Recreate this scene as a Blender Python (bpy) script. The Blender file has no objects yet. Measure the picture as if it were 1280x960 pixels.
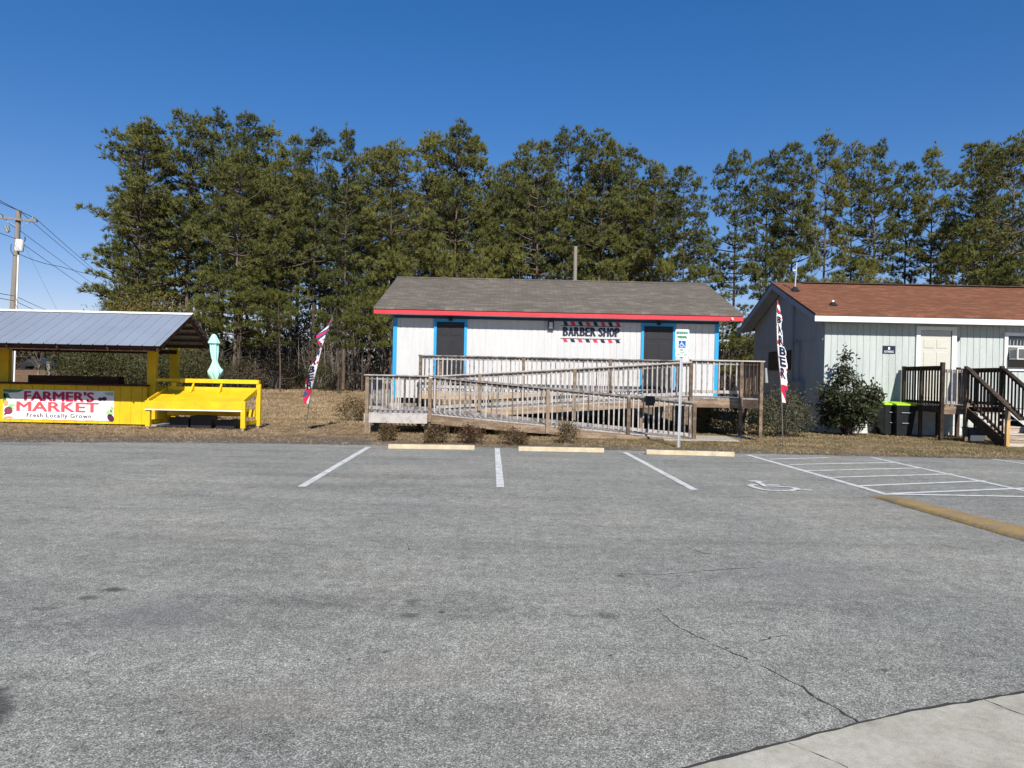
import bpy, math, random
import numpy as np
from mathutils import Vector, Matrix
C = bpy.context.scene.collection
SC = bpy.context.scene
R = math.radians
rnd = random.Random(7)

# ------------------------------------------------------------------ camera
CAM = Vector((0, 0, 1.55)); F = 900.0
ROLL = R(1.2); PITCH = R(-0.47)
_f = Vector((0, math.cos(PITCH), math.sin(PITCH)))
_r0 = Vector((1, 0, 0)); _u0 = _r0.cross(_f)
_r = _r0 * math.cos(ROLL) + _u0 * math.sin(ROLL)
_u = _r.cross(_f)
def ray(px, py): return _f * F + _r * (px - 640) + _u * (480 - py)
def at(px, py, Y):
    d = ray(px, py); return CAM + d * (Y / d.y)
def gnd(px, py, z=0.0):
    d = ray(px, py); return CAM + d * ((z - CAM.z) / d.z)
cd = bpy.data.cameras.new('camera'); cam = bpy.data.objects.new('camera', cd); C.objects.link(cam)
cam.matrix_world = Matrix((( _r.x, _u.x, -_f.x, CAM.x), (_r.y, _u.y, -_f.y, CAM.y), (_r.z, _u.z, -_f.z, CAM.z), (0, 0, 0, 1)))
cd.sensor_width = 36; cd.lens = F / 1280 * 36; cd.clip_start = 0.05; cd.clip_end = 3000
SC.camera = cam

# ------------------------------------------------------------------ light
EL, AZ = R(37), R(9)
sdir = Vector((math.sin(AZ) * math.cos(EL), -math.cos(AZ) * math.cos(EL), math.sin(EL)))
sl = bpy.data.lights.new('sun', 'SUN'); sl.energy = 5.0; sl.angle = R(0.53); sl.color = (1, 0.96, 0.90)
so = bpy.data.objects.new('sun', sl); C.objects.link(so); so.rotation_euler = sdir.to_track_quat('Z', 'Y').to_euler()
W = bpy.data.worlds.new('World'); SC.world = W; W.use_nodes = True
wn = W.node_tree; bg = wn.nodes['Background']
sky = wn.nodes.new('ShaderNodeTexSky'); sky.sky_type = 'NISHITA'; sky.sun_disc = False
sky.sun_elevation = EL; sky.sun_rotation = R(180) - AZ; sky.air_density = 0.95; sky.dust_density = 0.0; sky.ozone_density = 2.6
hs_ = wn.nodes.new('ShaderNodeHueSaturation'); hs_.inputs['Saturation'].default_value = 1.54
tn_ = wn.nodes.new('ShaderNodeMix'); tn_.data_type = 'RGBA'; tn_.blend_type = 'MULTIPLY'; tn_.inputs[0].default_value = 1.0; tn_.inputs[7].default_value = (1.06, 0.905, 1.08, 1)
gm_ = wn.nodes.new('ShaderNodeGamma'); gm_.inputs[1].default_value = 0.78; wn.links.new(sky.outputs[0], gm_.inputs[0]); wn.links.new(gm_.outputs[0], hs_.inputs['Color']); wn.links.new(hs_.outputs[0], tn_.inputs[6]); wn.links.new(tn_.outputs[2], bg.inputs[0]); bg.inputs[1].default_value = 0.116
SC.view_settings.view_transform = 'Standard'; SC.view_settings.look = 'None'
SC.view_settings.exposure = 0.36; SC.view_settings.gamma = 1; SC.view_settings.use_curve_mapping = False
SC.cycles.max_bounces = 6; SC.cycles.transparent_max_bounces = 8

# ------------------------------------------------------------------ materials
class NT:
    def __init__(s, name):
        s.m = bpy.data.materials.new(name); s.m.use_nodes = True; s.t = s.m.node_tree
        s.b = s.t.nodes['Principled BSDF']; s.out = s.t.nodes['Material Output']
    def n(s, typ, **k):
        nd = s.t.nodes.new(typ)
        for a, v in k.items(): setattr(nd, a, v)
        return nd
    def l(s, a, b): s.t.links.new(a, b)
    def coord(s, kind='Object', scale=(1, 1, 1)):
        tc = s.n('ShaderNodeTexCoord'); mp = s.n('ShaderNodeMapping'); s.l(tc.outputs[kind], mp.inputs[0])
        mp.inputs['Scale'].default_value = scale; return mp.outputs[0]
    def noise(s, vec, scale, detail=3, rough=0.55, dist=0):
        nd = s.n('ShaderNodeTexNoise'); s.l(vec, nd.inputs['Vector'])
        nd.inputs['Scale'].default_value = scale; nd.inputs['Detail'].default_value = detail
        nd.inputs['Roughness'].default_value = rough; nd.inputs['Distortion'].default_value = dist
        return nd.outputs[0]
    def ramp(s, fac, stops):
        nd = s.n('ShaderNodeValToRGB'); s.l(fac, nd.inputs[0]); e = nd.color_ramp.elements
        while len(e) < len(stops): e.new(0.5)
        for i, (p, c) in enumerate(stops):
            e[i].position = p; e[i].color = (*c, 1) if not isinstance(c, (int, float)) else (c, c, c, 1)
        return nd.outputs[0]
    def mix(s, fac, a, b, blend='MIX'):
        nd = s.n('ShaderNodeMix', data_type='RGBA', blend_type=blend)
        for sock, v in ((nd.inputs[0], fac), (nd.inputs[6], a), (nd.inputs[7], b)):
            if hasattr(v, 'links') or hasattr(v, 'is_linked'): s.l(v, sock)
            elif isinstance(v, (int, float)) and sock == nd.inputs[0]: sock.default_value = v
            elif isinstance(v, (int, float)): sock.default_value = (v, v, v, 1)
            else: sock.default_value = (*v, 1)
        return nd.outputs[2]
    def math(s, op, a, b=0.0, clamp=False):
        nd = s.n('ShaderNodeMath', operation=op, use_clamp=clamp)
        for i, v in enumerate((a, b)):
            if hasattr(v, 'is_linked'): s.l(v, nd.inputs[i])
            else: nd.inputs[i].default_value = v
        return nd.outputs[0]
    def bump(s, h, strength=0.3, dist=0.01):
        nd = s.n('ShaderNodeBump'); s.l(h, nd.inputs['Height']); nd.inputs['Strength'].default_value = strength
        nd.inputs['Distance'].default_value = dist; s.l(nd.outputs[0], s.b.inputs['Normal'])
    def fin(s, col=None, rough=0.8, metal=0.0, spec=0.3):
        if col is not None:
            if hasattr(col, 'is_linked'): s.l(col, s.b.inputs['Base Color'])
            else: s.b.inputs['Base Color'].default_value = (*col, 1)
        s.b.inputs['Roughness'].default_value = rough; s.b.inputs['Metallic'].default_value = metal
        s.b.inputs['Specular IOR Level'].default_value = spec
        return s.m

def mat_paint(name, col, rough=0.6, var=0.12, dirt=None, scale=3.0, spec=0.3, metal=0):
    m = NT(name); v = m.coord('Object')
    n1 = m.noise(v, scale, 5); n2 = m.noise(v, scale * 14, 3)
    a = tuple(c * (1 - var) for c in col); b = tuple(min(1, c * (1 + var * 0.6)) for c in col)
    c = m.mix(m.ramp(n1, [(0.3, 0.0), (0.7, 1.0)]), a, b)
    if dirt:
        f = m.math('MULTIPLY', m.ramp(m.noise(v, scale * 0.7, 6, 0.7), [(0.5, 0.0), (0.75, 1.0)]), m.ramp(n2, [(0.35, 0.2), (0.65, 0.8)]))
        c = m.mix(f, c, dirt)
    m.bump(n2, 0.15, 0.004)
    return m.fin(c, rough, metal, spec)

def mat_wood(name, dark, light, rough=0.85, grain=(3, 3, 3)):
    m = NT(name); v = m.coord('Object', grain)
    oi = m.n('ShaderNodeObjectInfo')
    n1 = m.noise(v, 2.2, 6, 0.65); n2 = m.noise(m.coord('Object', (24, 24, 24)), 1.5, 4, 0.7)
    f = m.math('ADD', m.math('MULTIPLY', n1, 0.7), m.math('MULTIPLY', n2, 0.35))
    f = m.math('ADD', f, m.math('MULTIPLY', m.math('SUBTRACT', oi.outputs['Random'], 0.5), 0.28))
    c = m.ramp(f, [(0.36, dark), (0.5, tuple((a + b * 1.2) / 2.2 for a, b in zip(dark, light))), (0.66, light)])
    m.bump(n2, 0.4, 0.004)
    return m.fin(c, rough, 0, 0.15)

def mat_boardwall(name, col, stain, amt=0.5):
    m = NT(name); v = m.coord('Object', (1, 1, 0.35)); v2 = m.coord('Object', (12, 12, 0.9)); v3 = m.coord('Object', (40, 40, 6))
    g = m.noise(v2, 1.2, 5, 0.65); n = m.noise(v, 0.9, 5, 0.6); k = m.noise(v3, 1.2, 3, 0.7)
    c = m.mix(m.math('MULTIPLY', m.ramp(g, [(0.35, 0.0), (0.75, 1.0)]), amt), col, stain)
    c = m.mix(m.ramp(m.math('MULTIPLY', n, k), [(0.22, 0.0), (0.42, amt * 0.8)]), c, tuple(x * 0.75 for x in stain))
    m.bump(k, 0.3, 0.003)
    return m.fin(c, 0.75, 0, 0.2)

def mat_shingle(name, c1, c2, c3):
    m = NT(name); v = m.coord('Object')
    b = m.n('ShaderNodeTexBrick'); m.l(v, b.inputs['Vector']); b.inputs['Scale'].default_value = 1.0
    b.inputs['Brick Width'].default_value = 0.3; b.inputs['Row Height'].default_value = 0.135; b.inputs['Mortar Size'].default_value = 0.006
    b.inputs['Color1'].default_value = (*c1, 1); b.inputs['Color2'].default_value = (*c2, 1); b.inputs['Mortar'].default_value = (*c3, 1)
    b.inputs['Bias'].default_value = -0.1
    n = m.noise(v, 60, 3, 0.7); n2 = m.noise(v, 1.1, 4, 0.6)
    v2 = m.coord('Object', (2.2, 7.4, 1)); n3 = m.noise(v2, 1.0, 2, 0.6)
    c = m.mix(m.ramp(n3, [(0.42, 0.0), (0.58, 0.9)]), b.outputs[0], tuple(x * 0.58 for x in c1))
    c = m.mix(0.55, c, m.ramp(n, [(0.3, 0.35), (0.7, 1.0)]), 'MULTIPLY')
    c = m.mix(m.ramp(n2, [(0.4, 0.0), (0.8, 0.5)]), c, c3)
    m.bump(m.math('ADD', b.outputs[1], n), 0.6, 0.01)
    return m.fin(c, 0.95, 0, 0.1)

def mat_leaf(name, stops, trans=0.25, rough=0.55, scale=0.9, spec=0.25):
    m = NT(name); v = m.coord('Object'); oi = m.n('ShaderNodeObjectInfo')
    n = m.noise(v, scale, 4, 0.7); n2 = m.noise(v, scale * 9, 2, 0.6)
    f = m.math('ADD', m.math('MULTIPLY', n, 0.65), m.math('MULTIPLY', n2, 0.35))
    f = m.math('ADD', f, m.math('MULTIPLY', m.math('SUBTRACT', oi.outputs['Random'], 0.5), 0.22))
    c = m.ramp(f, stops)
    m.fin(c, rough, 0, spec)
    tr = m.n('ShaderNodeBsdfTranslucent'); m.l(c, tr.inputs[0]); mx = m.n('ShaderNodeMixShader'); mx.inputs[0].default_value = trans
    m.l(m.b.outputs[0], mx.inputs[1]); m.l(tr.outputs[0], mx.inputs[2]); m.l(mx.outputs[0], m.out.inputs[0])
    return m.m

M = {}
M['white_siding'] = mat_boardwall('white_siding', (0.57, 0.565, 0.55), (0.37, 0.37, 0.36), 0.36)
M['green_siding'] = mat_boardwall('green_siding', (0.49, 0.52, 0.49), (0.34, 0.38, 0.365), 0.6)
M['block'] = mat_paint('painted_block', (0.55, 0.57, 0.53), 0.9, 0.25, (0.25, 0.24, 0.2), 2.5)
M['dark_block'] = mat_paint('concrete_block', (0.22, 0.21, 0.19), 0.9, 0.3, (0.09, 0.08, 0.07), 3)
M['blue'] = mat_paint('blue_trim', (0.02, 0.31, 0.60), 0.5, 0.12)
M['navy'] = mat_paint('navy_frieze', (0.02, 0.05, 0.12), 0.6)
M['red'] = mat_paint('red_fascia', (0.62, 0.045, 0.06), 0.45, 0.15)
M['white'] = mat_paint('white_trim', (0.75, 0.75, 0.73), 0.5, 0.08, (0.5, 0.48, 0.43))
M['cream_door'] = mat_paint('cream_door', (0.52, 0.505, 0.43), 0.45, 0.05)
M['black_door'] = mat_paint('black_door', (0.019, 0.018, 0.021), 0.5, 0.2)
M['black'] = mat_paint('black_plastic', (0.02, 0.02, 0.022), 0.4, 0.2)
M['black_metal'] = mat_paint('black_metal', (0.02, 0.02, 0.02), 0.35, 0.2)
M['glassdark'] = mat_paint('dark_glass', (0.02, 0.025, 0.03), 0.08, 0.1, spec=0.6)
M['lampglass'] = mat_paint('lamp_glass', (0.55, 0.56, 0.58), 0.15, 0.05, spec=0.6)
M['roof1'] = mat_shingle('taupe_shingles', (0.26, 0.225, 0.18), (0.16, 0.135, 0.11), (0.08, 0.07, 0.058))
M['roof2'] = mat_shingle('rust_shingles', (0.31, 0.135, 0.075), (0.225, 0.095, 0.053), (0.12, 0.055, 0.035))
M['wood_grey'] = mat_wood('weathered_wood', (0.10, 0.090, 0.080), (0.45, 0.415, 0.385))
M['wood_post'] = mat_wood('brown_weathered_wood', (0.10, 0.072, 0.05), (0.29, 0.215, 0.15))
M['wood_rim'] = mat_wood('tan_weathered_wood', (0.15, 0.105, 0.07), (0.42, 0.31, 0.21), grain=(0.8, 3, 6))
M['wood_dark'] = mat_wood('dark_stained_and_shaded_wood', (0.025, 0.018, 0.014), (0.085, 0.06, 0.045))  # stain on the stoop; painted-in shade on the ramp deck's right end
M['wood_new'] = mat_wood('new_pine_wood', (0.42, 0.24, 0.08), (0.62, 0.40, 0.17), grain=(6, 6, 1))
M['wood_step'] = mat_wood('step_wood', (0.25, 0.2, 0.15), (0.5, 0.42, 0.34), grain=(0.8, 3, 5))
M['yellow'] = mat_paint('yellow_paint', (0.72, 0.475, 0.01), 0.55, 0.14, (0.42, 0.28, 0.04), 3.0)
M['counter'] = mat_wood('counter_wood', (0.035, 0.018, 0.012), (0.09, 0.045, 0.03), grain=(0.8, 5, 5))
M['galv'] = mat_paint('galvanised_metal', (0.52, 0.54, 0.56), 0.42, 0.12, (0.36, 0.36, 0.36), 1.4, spec=0.5, metal=0.55)
M['tin'] = mat_paint('tin_roof', (0.33, 0.37, 0.43), 0.42, 0.08, (0.27, 0.29, 0.32), 0.9, spec=0.5, metal=0.35)
M['sign_white'] = mat_paint('sign_white', (0.76, 0.78, 0.76), 0.35, 0.04, spec=0.4)
M['sign_green'] = mat_paint('sign_green', (0.05, 0.22, 0.13), 0.5)
M['sign_blue'] = mat_paint('sign_blue', (0.01, 0.11, 0.38), 0.4)
M['grey'] = mat_paint('grey_ink', (0.2, 0.2, 0.2), 0.5)
M['ink'] = mat_paint('black_ink', (0.012, 0.016, 0.040), 0.5)
M['redink'] = mat_paint('red_ink', (0.6, 0.03, 0.06), 0.5)
M['crimson'] = mat_paint('crimson_ink', (0.50, 0.012, 0.07), 0.5)
M['coral'] = mat_paint('coral_ink', (0.80, 0.09, 0.11), 0.5)
M['banner'] = mat_paint('banner_vinyl', (0.80, 0.81, 0.80), 0.45, 0.05)
M['leafgreen'] = mat_paint('leaf_ink', (0.06, 0.22, 0.06), 0.5, 0.4, None, 9)
M['pale_green'] = mat_paint('pale_green_ink', (0.35, 0.55, 0.25), 0.5)
M['aubergine'] = mat_paint('aubergine_ink', (0.08, 0.02, 0.06), 0.5)
M['beet'] = mat_paint('beet_ink', (0.22, 0.05, 0.09), 0.5)
M['orange'] = mat_paint('orange_ink', (0.75, 0.35, 0.12), 0.5)
M['mint'] = mat_paint('mint_canvas', (0.42, 0.74, 0.68), 0.85, 0.06)
M['flagwhite'] = mat_paint('flag_white', (0.75, 0.75, 0.76), 0.8, 0.05)
M['flagred'] = mat_paint('flag_red', (0.58, 0.02, 0.05), 0.8)
M['flagblue'] = mat_paint('flag_blue', (0.03, 0.07, 0.18), 0.8)
M['stopc'] = mat_paint('cream_concrete_paint', (0.50, 0.41, 0.27), 0.85, 0.22, (0.28, 0.25, 0.21), 5)
M['lime'] = mat_paint('lime_plastic', (0.38, 0.66, 0.02), 0.4, 0.05)
M['bin'] = mat_paint('bin_plastic', (0.018, 0.02, 0.022), 0.4, 0.2)
M['tub'] = mat_paint('grey_tub', (0.09, 0.10, 0.11), 0.6)
M['acwhite'] = mat_paint('ac_casing', (0.62, 0.61, 0.57), 0.5, 0.08, (0.35, 0.32, 0.27))
M['shade'] = mat_paint('curtain', (0.3, 0.3, 0.3), 0.8)
M['util'] = mat_paint('utility_grey', (0.30, 0.32, 0.31), 0.6, 0.15)
M['bark'] = mat_wood('pine_bark', (0.04, 0.03, 0.025), (0.15, 0.115, 0.09), grain=(1, 1, 0.4))
M['palebark'] = mat_wood('grey_twigs', (0.12, 0.10, 0.085), (0.30, 0.265, 0.23))
M['pole'] = mat_wood('pole_wood', (0.085, 0.074, 0.063), (0.24, 0.212, 0.18), grain=(6, 6, 0.5))
M['wire'] = mat_paint('wire', (0.05, 0.05, 0.055), 0.5)
M['needles'] = mat_leaf('pine_needles', [(0.30, (0.058, 0.070, 0.021)), (0.52, (0.120, 0.130, 0.032)), (0.72, (0.215, 0.200, 0.048))], 0.15)
M['needles_olive'] = mat_leaf('olive_needles', [(0.30, (0.075, 0.085, 0.018)), (0.52, (0.135, 0.14, 0.028)), (0.74, (0.20, 0.185, 0.045))], 0.18)
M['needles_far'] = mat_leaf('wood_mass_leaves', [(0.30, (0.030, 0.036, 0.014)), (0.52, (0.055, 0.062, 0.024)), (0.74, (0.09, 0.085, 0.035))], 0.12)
M['brush'] = mat_leaf('brush', [(0.30, (0.05, 0.04, 0.022)), (0.52, (0.10, 0.08, 0.045)), (0.74, (0.18, 0.14, 0.085))], 0.1, scale=0.5)
M['hedge'] = mat_leaf('hedge_leaves', [(0.30, (0.022, 0.026, 0.008)), (0.52, (0.055, 0.058, 0.018)), (0.74, (0.12, 0.10, 0.04))], 0.15, scale=1.4)
M['brownhedge'] = mat_leaf('bronze_leaves', [(0.30, (0.07, 0.05, 0.015)), (0.52, (0.13, 0.10, 0.025)), (0.74, (0.18, 0.15, 0.04))], 0.15, scale=1.4)
M['magnolia'] = mat_leaf('magnolia_leaves', [(0.30, (0.020, 0.025, 0.011)), (0.52, (0.045, 0.052, 0.020)), (0.70, (0.11, 0.075, 0.035))], 0.05, 0.5, 3.0, 0.3)
M['azalea'] = mat_leaf('azalea_leaves', [(0.30, (0.08, 0.03, 0.02)), (0.5, (0.11, 0.075, 0.03)), (0.74, (0.17, 0.12, 0.05))], 0.1, scale=4)
M['darkshrub'] = mat_leaf('dark_shrub_leaves', [(0.30, (0.03, 0.035, 0.015)), (0.55, (0.06, 0.065, 0.03)), (0.78, (0.13, 0.11, 0.06))], 0.1, scale=4)
M['grassblade'] = mat_leaf('winter_grass', [(0.34, (0.12, 0.11, 0.04)), (0.46, (0.29, 0.21, 0.105)), (0.64, (0.50, 0.375, 0.23))], 0.2, scale=0.35)
M['litter'] = mat_leaf('leaf_litter', [(0.30, (0.06, 0.03, 0.018)), (0.5, (0.17, 0.09, 0.045)), (0.72, (0.42, 0.32, 0.22))], 0.05, scale=8)
M['carpaint'] = mat_paint('car_paint', (0.015, 0.017, 0.02), 0.2, 0.05, spec=0.6)
M['tyre'] = mat_paint('tyre', (0.015, 0.015, 0.015), 0.8)

# --- asphalt with stains laid where the real ones lie
def mat_asphalt():
    m = NT('asphalt'); v = m.coord('Object')
    fine = m.noise(v, 125, 3, 0.75); fine2 = m.noise(v, 260, 1, 0.5); mid = m.noise(v, 9, 5, 0.6)
    big = m.noise(v, 0.35, 5, 0.6, 0.4); streak = m.noise(m.coord('Object', (0.25, 1.6, 1)), 1.1, 5, 0.6)
    base = m.ramp(fine, [(0.34, (0.080, 0.078, 0.067)), (0.5, (0.238, 0.233, 0.203)), (0.66, (0.54, 0.525, 0.45))])
    vo = m.n('ShaderNodeTexVoronoi'); m.l(v, vo.inputs['Vector']); vo.inputs['Scale'].default_value = 110
    chips = m.ramp(vo.outputs['Color'], [(0.0, 0.45), (0.5, 0.95), (1.0, 1.75)])
    c = m.mix(0.8, base, chips, 'MULTIPLY')
    c = m.mix(0.9, c, m.ramp(mid, [(0.32, 0.76), (0.68, 1.22)]), 'MULTIPLY')
    c = m.mix(0.9, c, m.ramp(m.noise(v, 38, 4, 0.75), [(0.36, 0.66), (0.64, 1.32)]), 'MULTIPLY')
    c = m.mix(0.9, c, m.ramp(m.noise(v, 1.7, 6, 0.65), [(0.32, 0.88), (0.68, 1.10)]), 'MULTIPLY')
    c = m.mix(1.0, c, m.ramp(big, [(0.3, (0.84, 0.85, 0.87)), (0.5, (1.0, 1.0, 1.0)), (0.7, (1.16, 1.14, 1.10))]), 'MULTIPLY')
    c = m.mix(1.0, c, m.ramp(streak, [(0.32, 0.80), (0.46, 0.97), (0.65, 1.07)]), 'MULTIPLY')
    warm = m.ramp(m.noise(v, 0.55, 3, 0.5), [(0.55, 0.0), (0.75, 0.35)])
    c = m.mix(warm, c, (0.27, 0.235, 0.2))
    vs_ = m.n('ShaderNodeTexVoronoi'); m.l(v, vs_.inputs['Vector']); vs_.inputs['Scale'].default_value = 2.3
    c = m.mix(m.ramp(vs_.outputs['Distance'], [(0.018, 0.85), (0.03, 0.0)]), c, (0.045, 0.04, 0.035))
    sep = m.n('ShaderNodeSeparateXYZ'); m.l(v, sep.inputs[0])
    warpn = m.n('ShaderNodeTexNoise'); m.l(v, warpn.inputs['Vector']); warpn.inputs['Scale'].default_value = 5; warpn.inputs['Detail'].default_value = 4
    def spot(px, py, rx, ry, amt, col=(0.05, 0.047, 0.045), soft=0.6):
        nonlocal c
        p = gnd(px, py)
        dx = m.math('DIVIDE', m.math('SUBTRACT', sep.outputs[0], p.x), rx); dy = m.math('DIVIDE', m.math('SUBTRACT', sep.outputs[1], p.y), ry)
        d = m.math('SQRT', m.math('ADD', m.math('MULTIPLY', dx, dx), m.math('MULTIPLY', dy, dy)))
        d = m.math('ADD', d, m.math('MULTIPLY', m.math('SUBTRACT', warpn.outputs[0], 0.5), 0.9))
        f = m.math('MULTIPLY', m.ramp(d, [(max(0.0, 1 - soft), 1.0), (1.0, 0.0)]), amt)
        c = m.mix(f, c, col)
    for s in [(143, 737, 0.10, 0.07, 0.75), (110, 747, 0.09, 0.07, 0.65), (56, 761, 0.12, 0.06, 0.5), (-6, 866, 0.07, 0.09, 0.7), (-4, 876, 0.08, 0.10, 0.7), (-4, 886, 0.08, 0.10, 0.7), (-6, 896, 0.075, 0.10, 0.7), (-8, 906, 0.06, 0.09, 0.7), (513, 752, 0.06, 0.08, 0.45), (512, 769, 0.08, 0.06, 0.6),
              (777, 720, 0.05, 0.06, 0.75), (759, 770, 0.09, 0.09, 0.55), (552, 765, 0.03, 0.04, 0.8), (1105, 838, 0.03, 0.03, 0.8), (908, 810, 0.02, 0.02, 0.9), (200, 915, 0.03, 0.02, 0.6), (386, 825, 0.012, 0.02, 0.9), (437, 824, 0.012, 0.02, 0.9),
              (187, 596, 0.22, 0.05, 0.5)]:
        spot(*s)
    for s in [(1010, 560 + 160, 0.9, 0.9, 0.22), (190, 770, 0.6, 0.5, 0.25), (450, 630, 2.2, 0.3, 0.18)]:
        spot(*s, col=(0.13, 0.13, 0.155), soft=0.9)
    for s in [(520, 840, 0.5, 0.3, 0.25), (330, 880, 0.6, 0.3, 0.25), (820, 870, 0.5, 0.35, 0.25)]:
        spot(*s, col=(0.30, 0.24, 0.19), soft=0.9)
    m.bump(m.math('ADD', fine, m.math('MULTIPLY', vo.outputs[0], 0.6)), 0.45, 0.006)
    return m.fin(c, 0.9, 0, 0.15)
M['asphalt'] = mat_asphalt()

def mat_ground():
    m = NT('winter_turf'); v = m.coord('Object'); sep = m.n('ShaderNodeSeparateXYZ'); m.l(v, sep.inputs[0])
    n1 = m.noise(v, 0.5, 6, 0.65, 0.5); n2 = m.noise(v, 5.5, 5, 0.7); n3 = m.noise(v, 45, 3, 0.7); n4 = m.noise(m.coord('Object', (1, 1, 1)), 0.16, 4, 0.6)
    straw = m.mix(m.ramp(n2, [(0.35, 0.0), (0.65, 1.0)]), (0.20, 0.135, 0.075), (0.42, 0.31, 0.185))
    green = m.mix(m.ramp(n2, [(0.35, 0.0), (0.65, 1.0)]), (0.10, 0.10, 0.032), (0.19, 0.175, 0.065))
    brown = m.mix(m.ramp(n2, [(0.35, 0.0), (0.65, 1.0)]), (0.15, 0.085, 0.05), (0.30, 0.17, 0.095))
    # green patches mostly to the right, straw to the left, brown pine straw near the trees
    gx = m.ramp(m.math('MULTIPLY', m.math('ADD', sep.outputs[0], 6.0), 0.07, True), [(0.0, 0.0), (1.0, 1.0)])
    gf = m.math('MULTIPLY', m.ramp(n1, [(0.40, 0.15), (0.58, 1.0)]), gx)
    near = m.ramp(m.math('MULTIPLY', m.math('SUBTRACT', sep.outputs[1], 22.0), 0.1, True), [(0.0, 1.0), (0.6, 0.15)])
    c = m.mix(m.math('MULTIPLY', gf, near), straw, green)
    bf = m.math('MULTIPLY', m.ramp(m.math('MULTIPLY', m.math('SUBTRACT', sep.outputs[1], 30.0), 0.05, True), [(0.0, 0.1), (1.0, 1.0)]), m.ramp(n4, [(0.3, 0.4), (0.6, 1.0)]))
    c = m.mix(bf, c, brown)
    c = m.mix(1.0, c, m.ramp(m.noise(v, 1.4, 6, 0.7), [(0.34, 0.55), (0.5, 0.95), (0.68, 1.3)]), 'MULTIPLY')
    c = m.mix(m.ramp(n1, [(0.62, 0.0), (0.8, 0.7)]), c, (0.17, 0.13, 0.09))
    # dark gravelly dirt band along the lot edge
    at_ = m.n('ShaderNodeAttribute'); at_.attribute_name = 'dirt'
    df = m.math('MULTIPLY', at_.outputs['Fac'], m.ramp(m.noise(v, 2.2, 5, 0.7), [(0.35, 0.35), (0.5, 1.0)]))
    c = m.mix(df, c, m.ramp(n3, [(0.35, (0.055, 0.048, 0.042)), (0.65, (0.20, 0.18, 0.155))]))
    c = m.mix(0.8, c, m.ramp(n3, [(0.32, 0.35), (0.66, 1.5)]), 'MULTIPLY')
    c = m.mix(0.8, c, m.ramp(m.noise(v, 14, 4, 0.7), [(0.35, 0.6), (0.65, 1.25)]), 'MULTIPLY')
    m.bump(m.math('ADD', n3, n2), 0.8, 0.03)
    return m.fin(c, 0.95, 0, 0.05)
M['ground'] = mat_ground()
def mat_concrete():
    m = NT('concrete'); v = m.coord('Object')
    a = m.noise(v, 160, 2, 0.7); b = m.noise(v, 2.5, 6, 0.65); c_ = m.noise(v, 22, 4, 0.6)
    c = m.ramp(b, [(0.3, (0.32, 0.285, 0.225)), (0.5, (0.44, 0.405, 0.325)), (0.72, (0.53, 0.495, 0.41))])
    c = m.mix(0.5, c, m.ramp(a, [(0.32, 0.55), (0.65, 1.2)]), 'MULTIPLY')
    c = m.mix(0.5, c, m.ramp(c_, [(0.32, 0.75), (0.65, 1.12)]), 'MULTIPLY')
    m.bump(m.math('ADD', a, c_), 0.3, 0.004); return m.fin(c, 0.9, 0, 0.2)
M['concrete'] = mat_concrete()
def mat_line():
    m = NT('road_paint'); v = m.coord('Object'); a = m.noise(v, 130, 3, 0.7); b = m.noise(v, 6, 5, 0.7)
    f = m.ramp(m.math('ADD', m.math('MULTIPLY', a, 0.6), m.math('MULTIPLY', b, 0.5)), [(0.44, 1.0), (0.56, 0.0)])
    return m.fin(m.mix(f, (0.66, 0.65, 0.61), (0.27, 0.265, 0.24)), 0.8, 0, 0.2)
M['line'] = mat_line()
def mat_berm():
    m = NT('worn_yellow_paint'); v = m.coord('Object'); a = m.noise(v, 45, 4, 0.7); b = m.noise(v, 4, 5, 0.7)
    f = m.ramp(m.math('ADD', m.math('MULTIPLY', a, 0.6), m.math('MULTIPLY', b, 0.5)), [(0.48, 0.0), (0.64, 1.0)])
    m.bump(a, 0.6, 0.01)
    return m.fin(m.mix(f, (0.38, 0.25, 0.085), (0.21, 0.18, 0.14)), 0.9, 0, 0.1)
M['berm'] = mat_berm()

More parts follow.
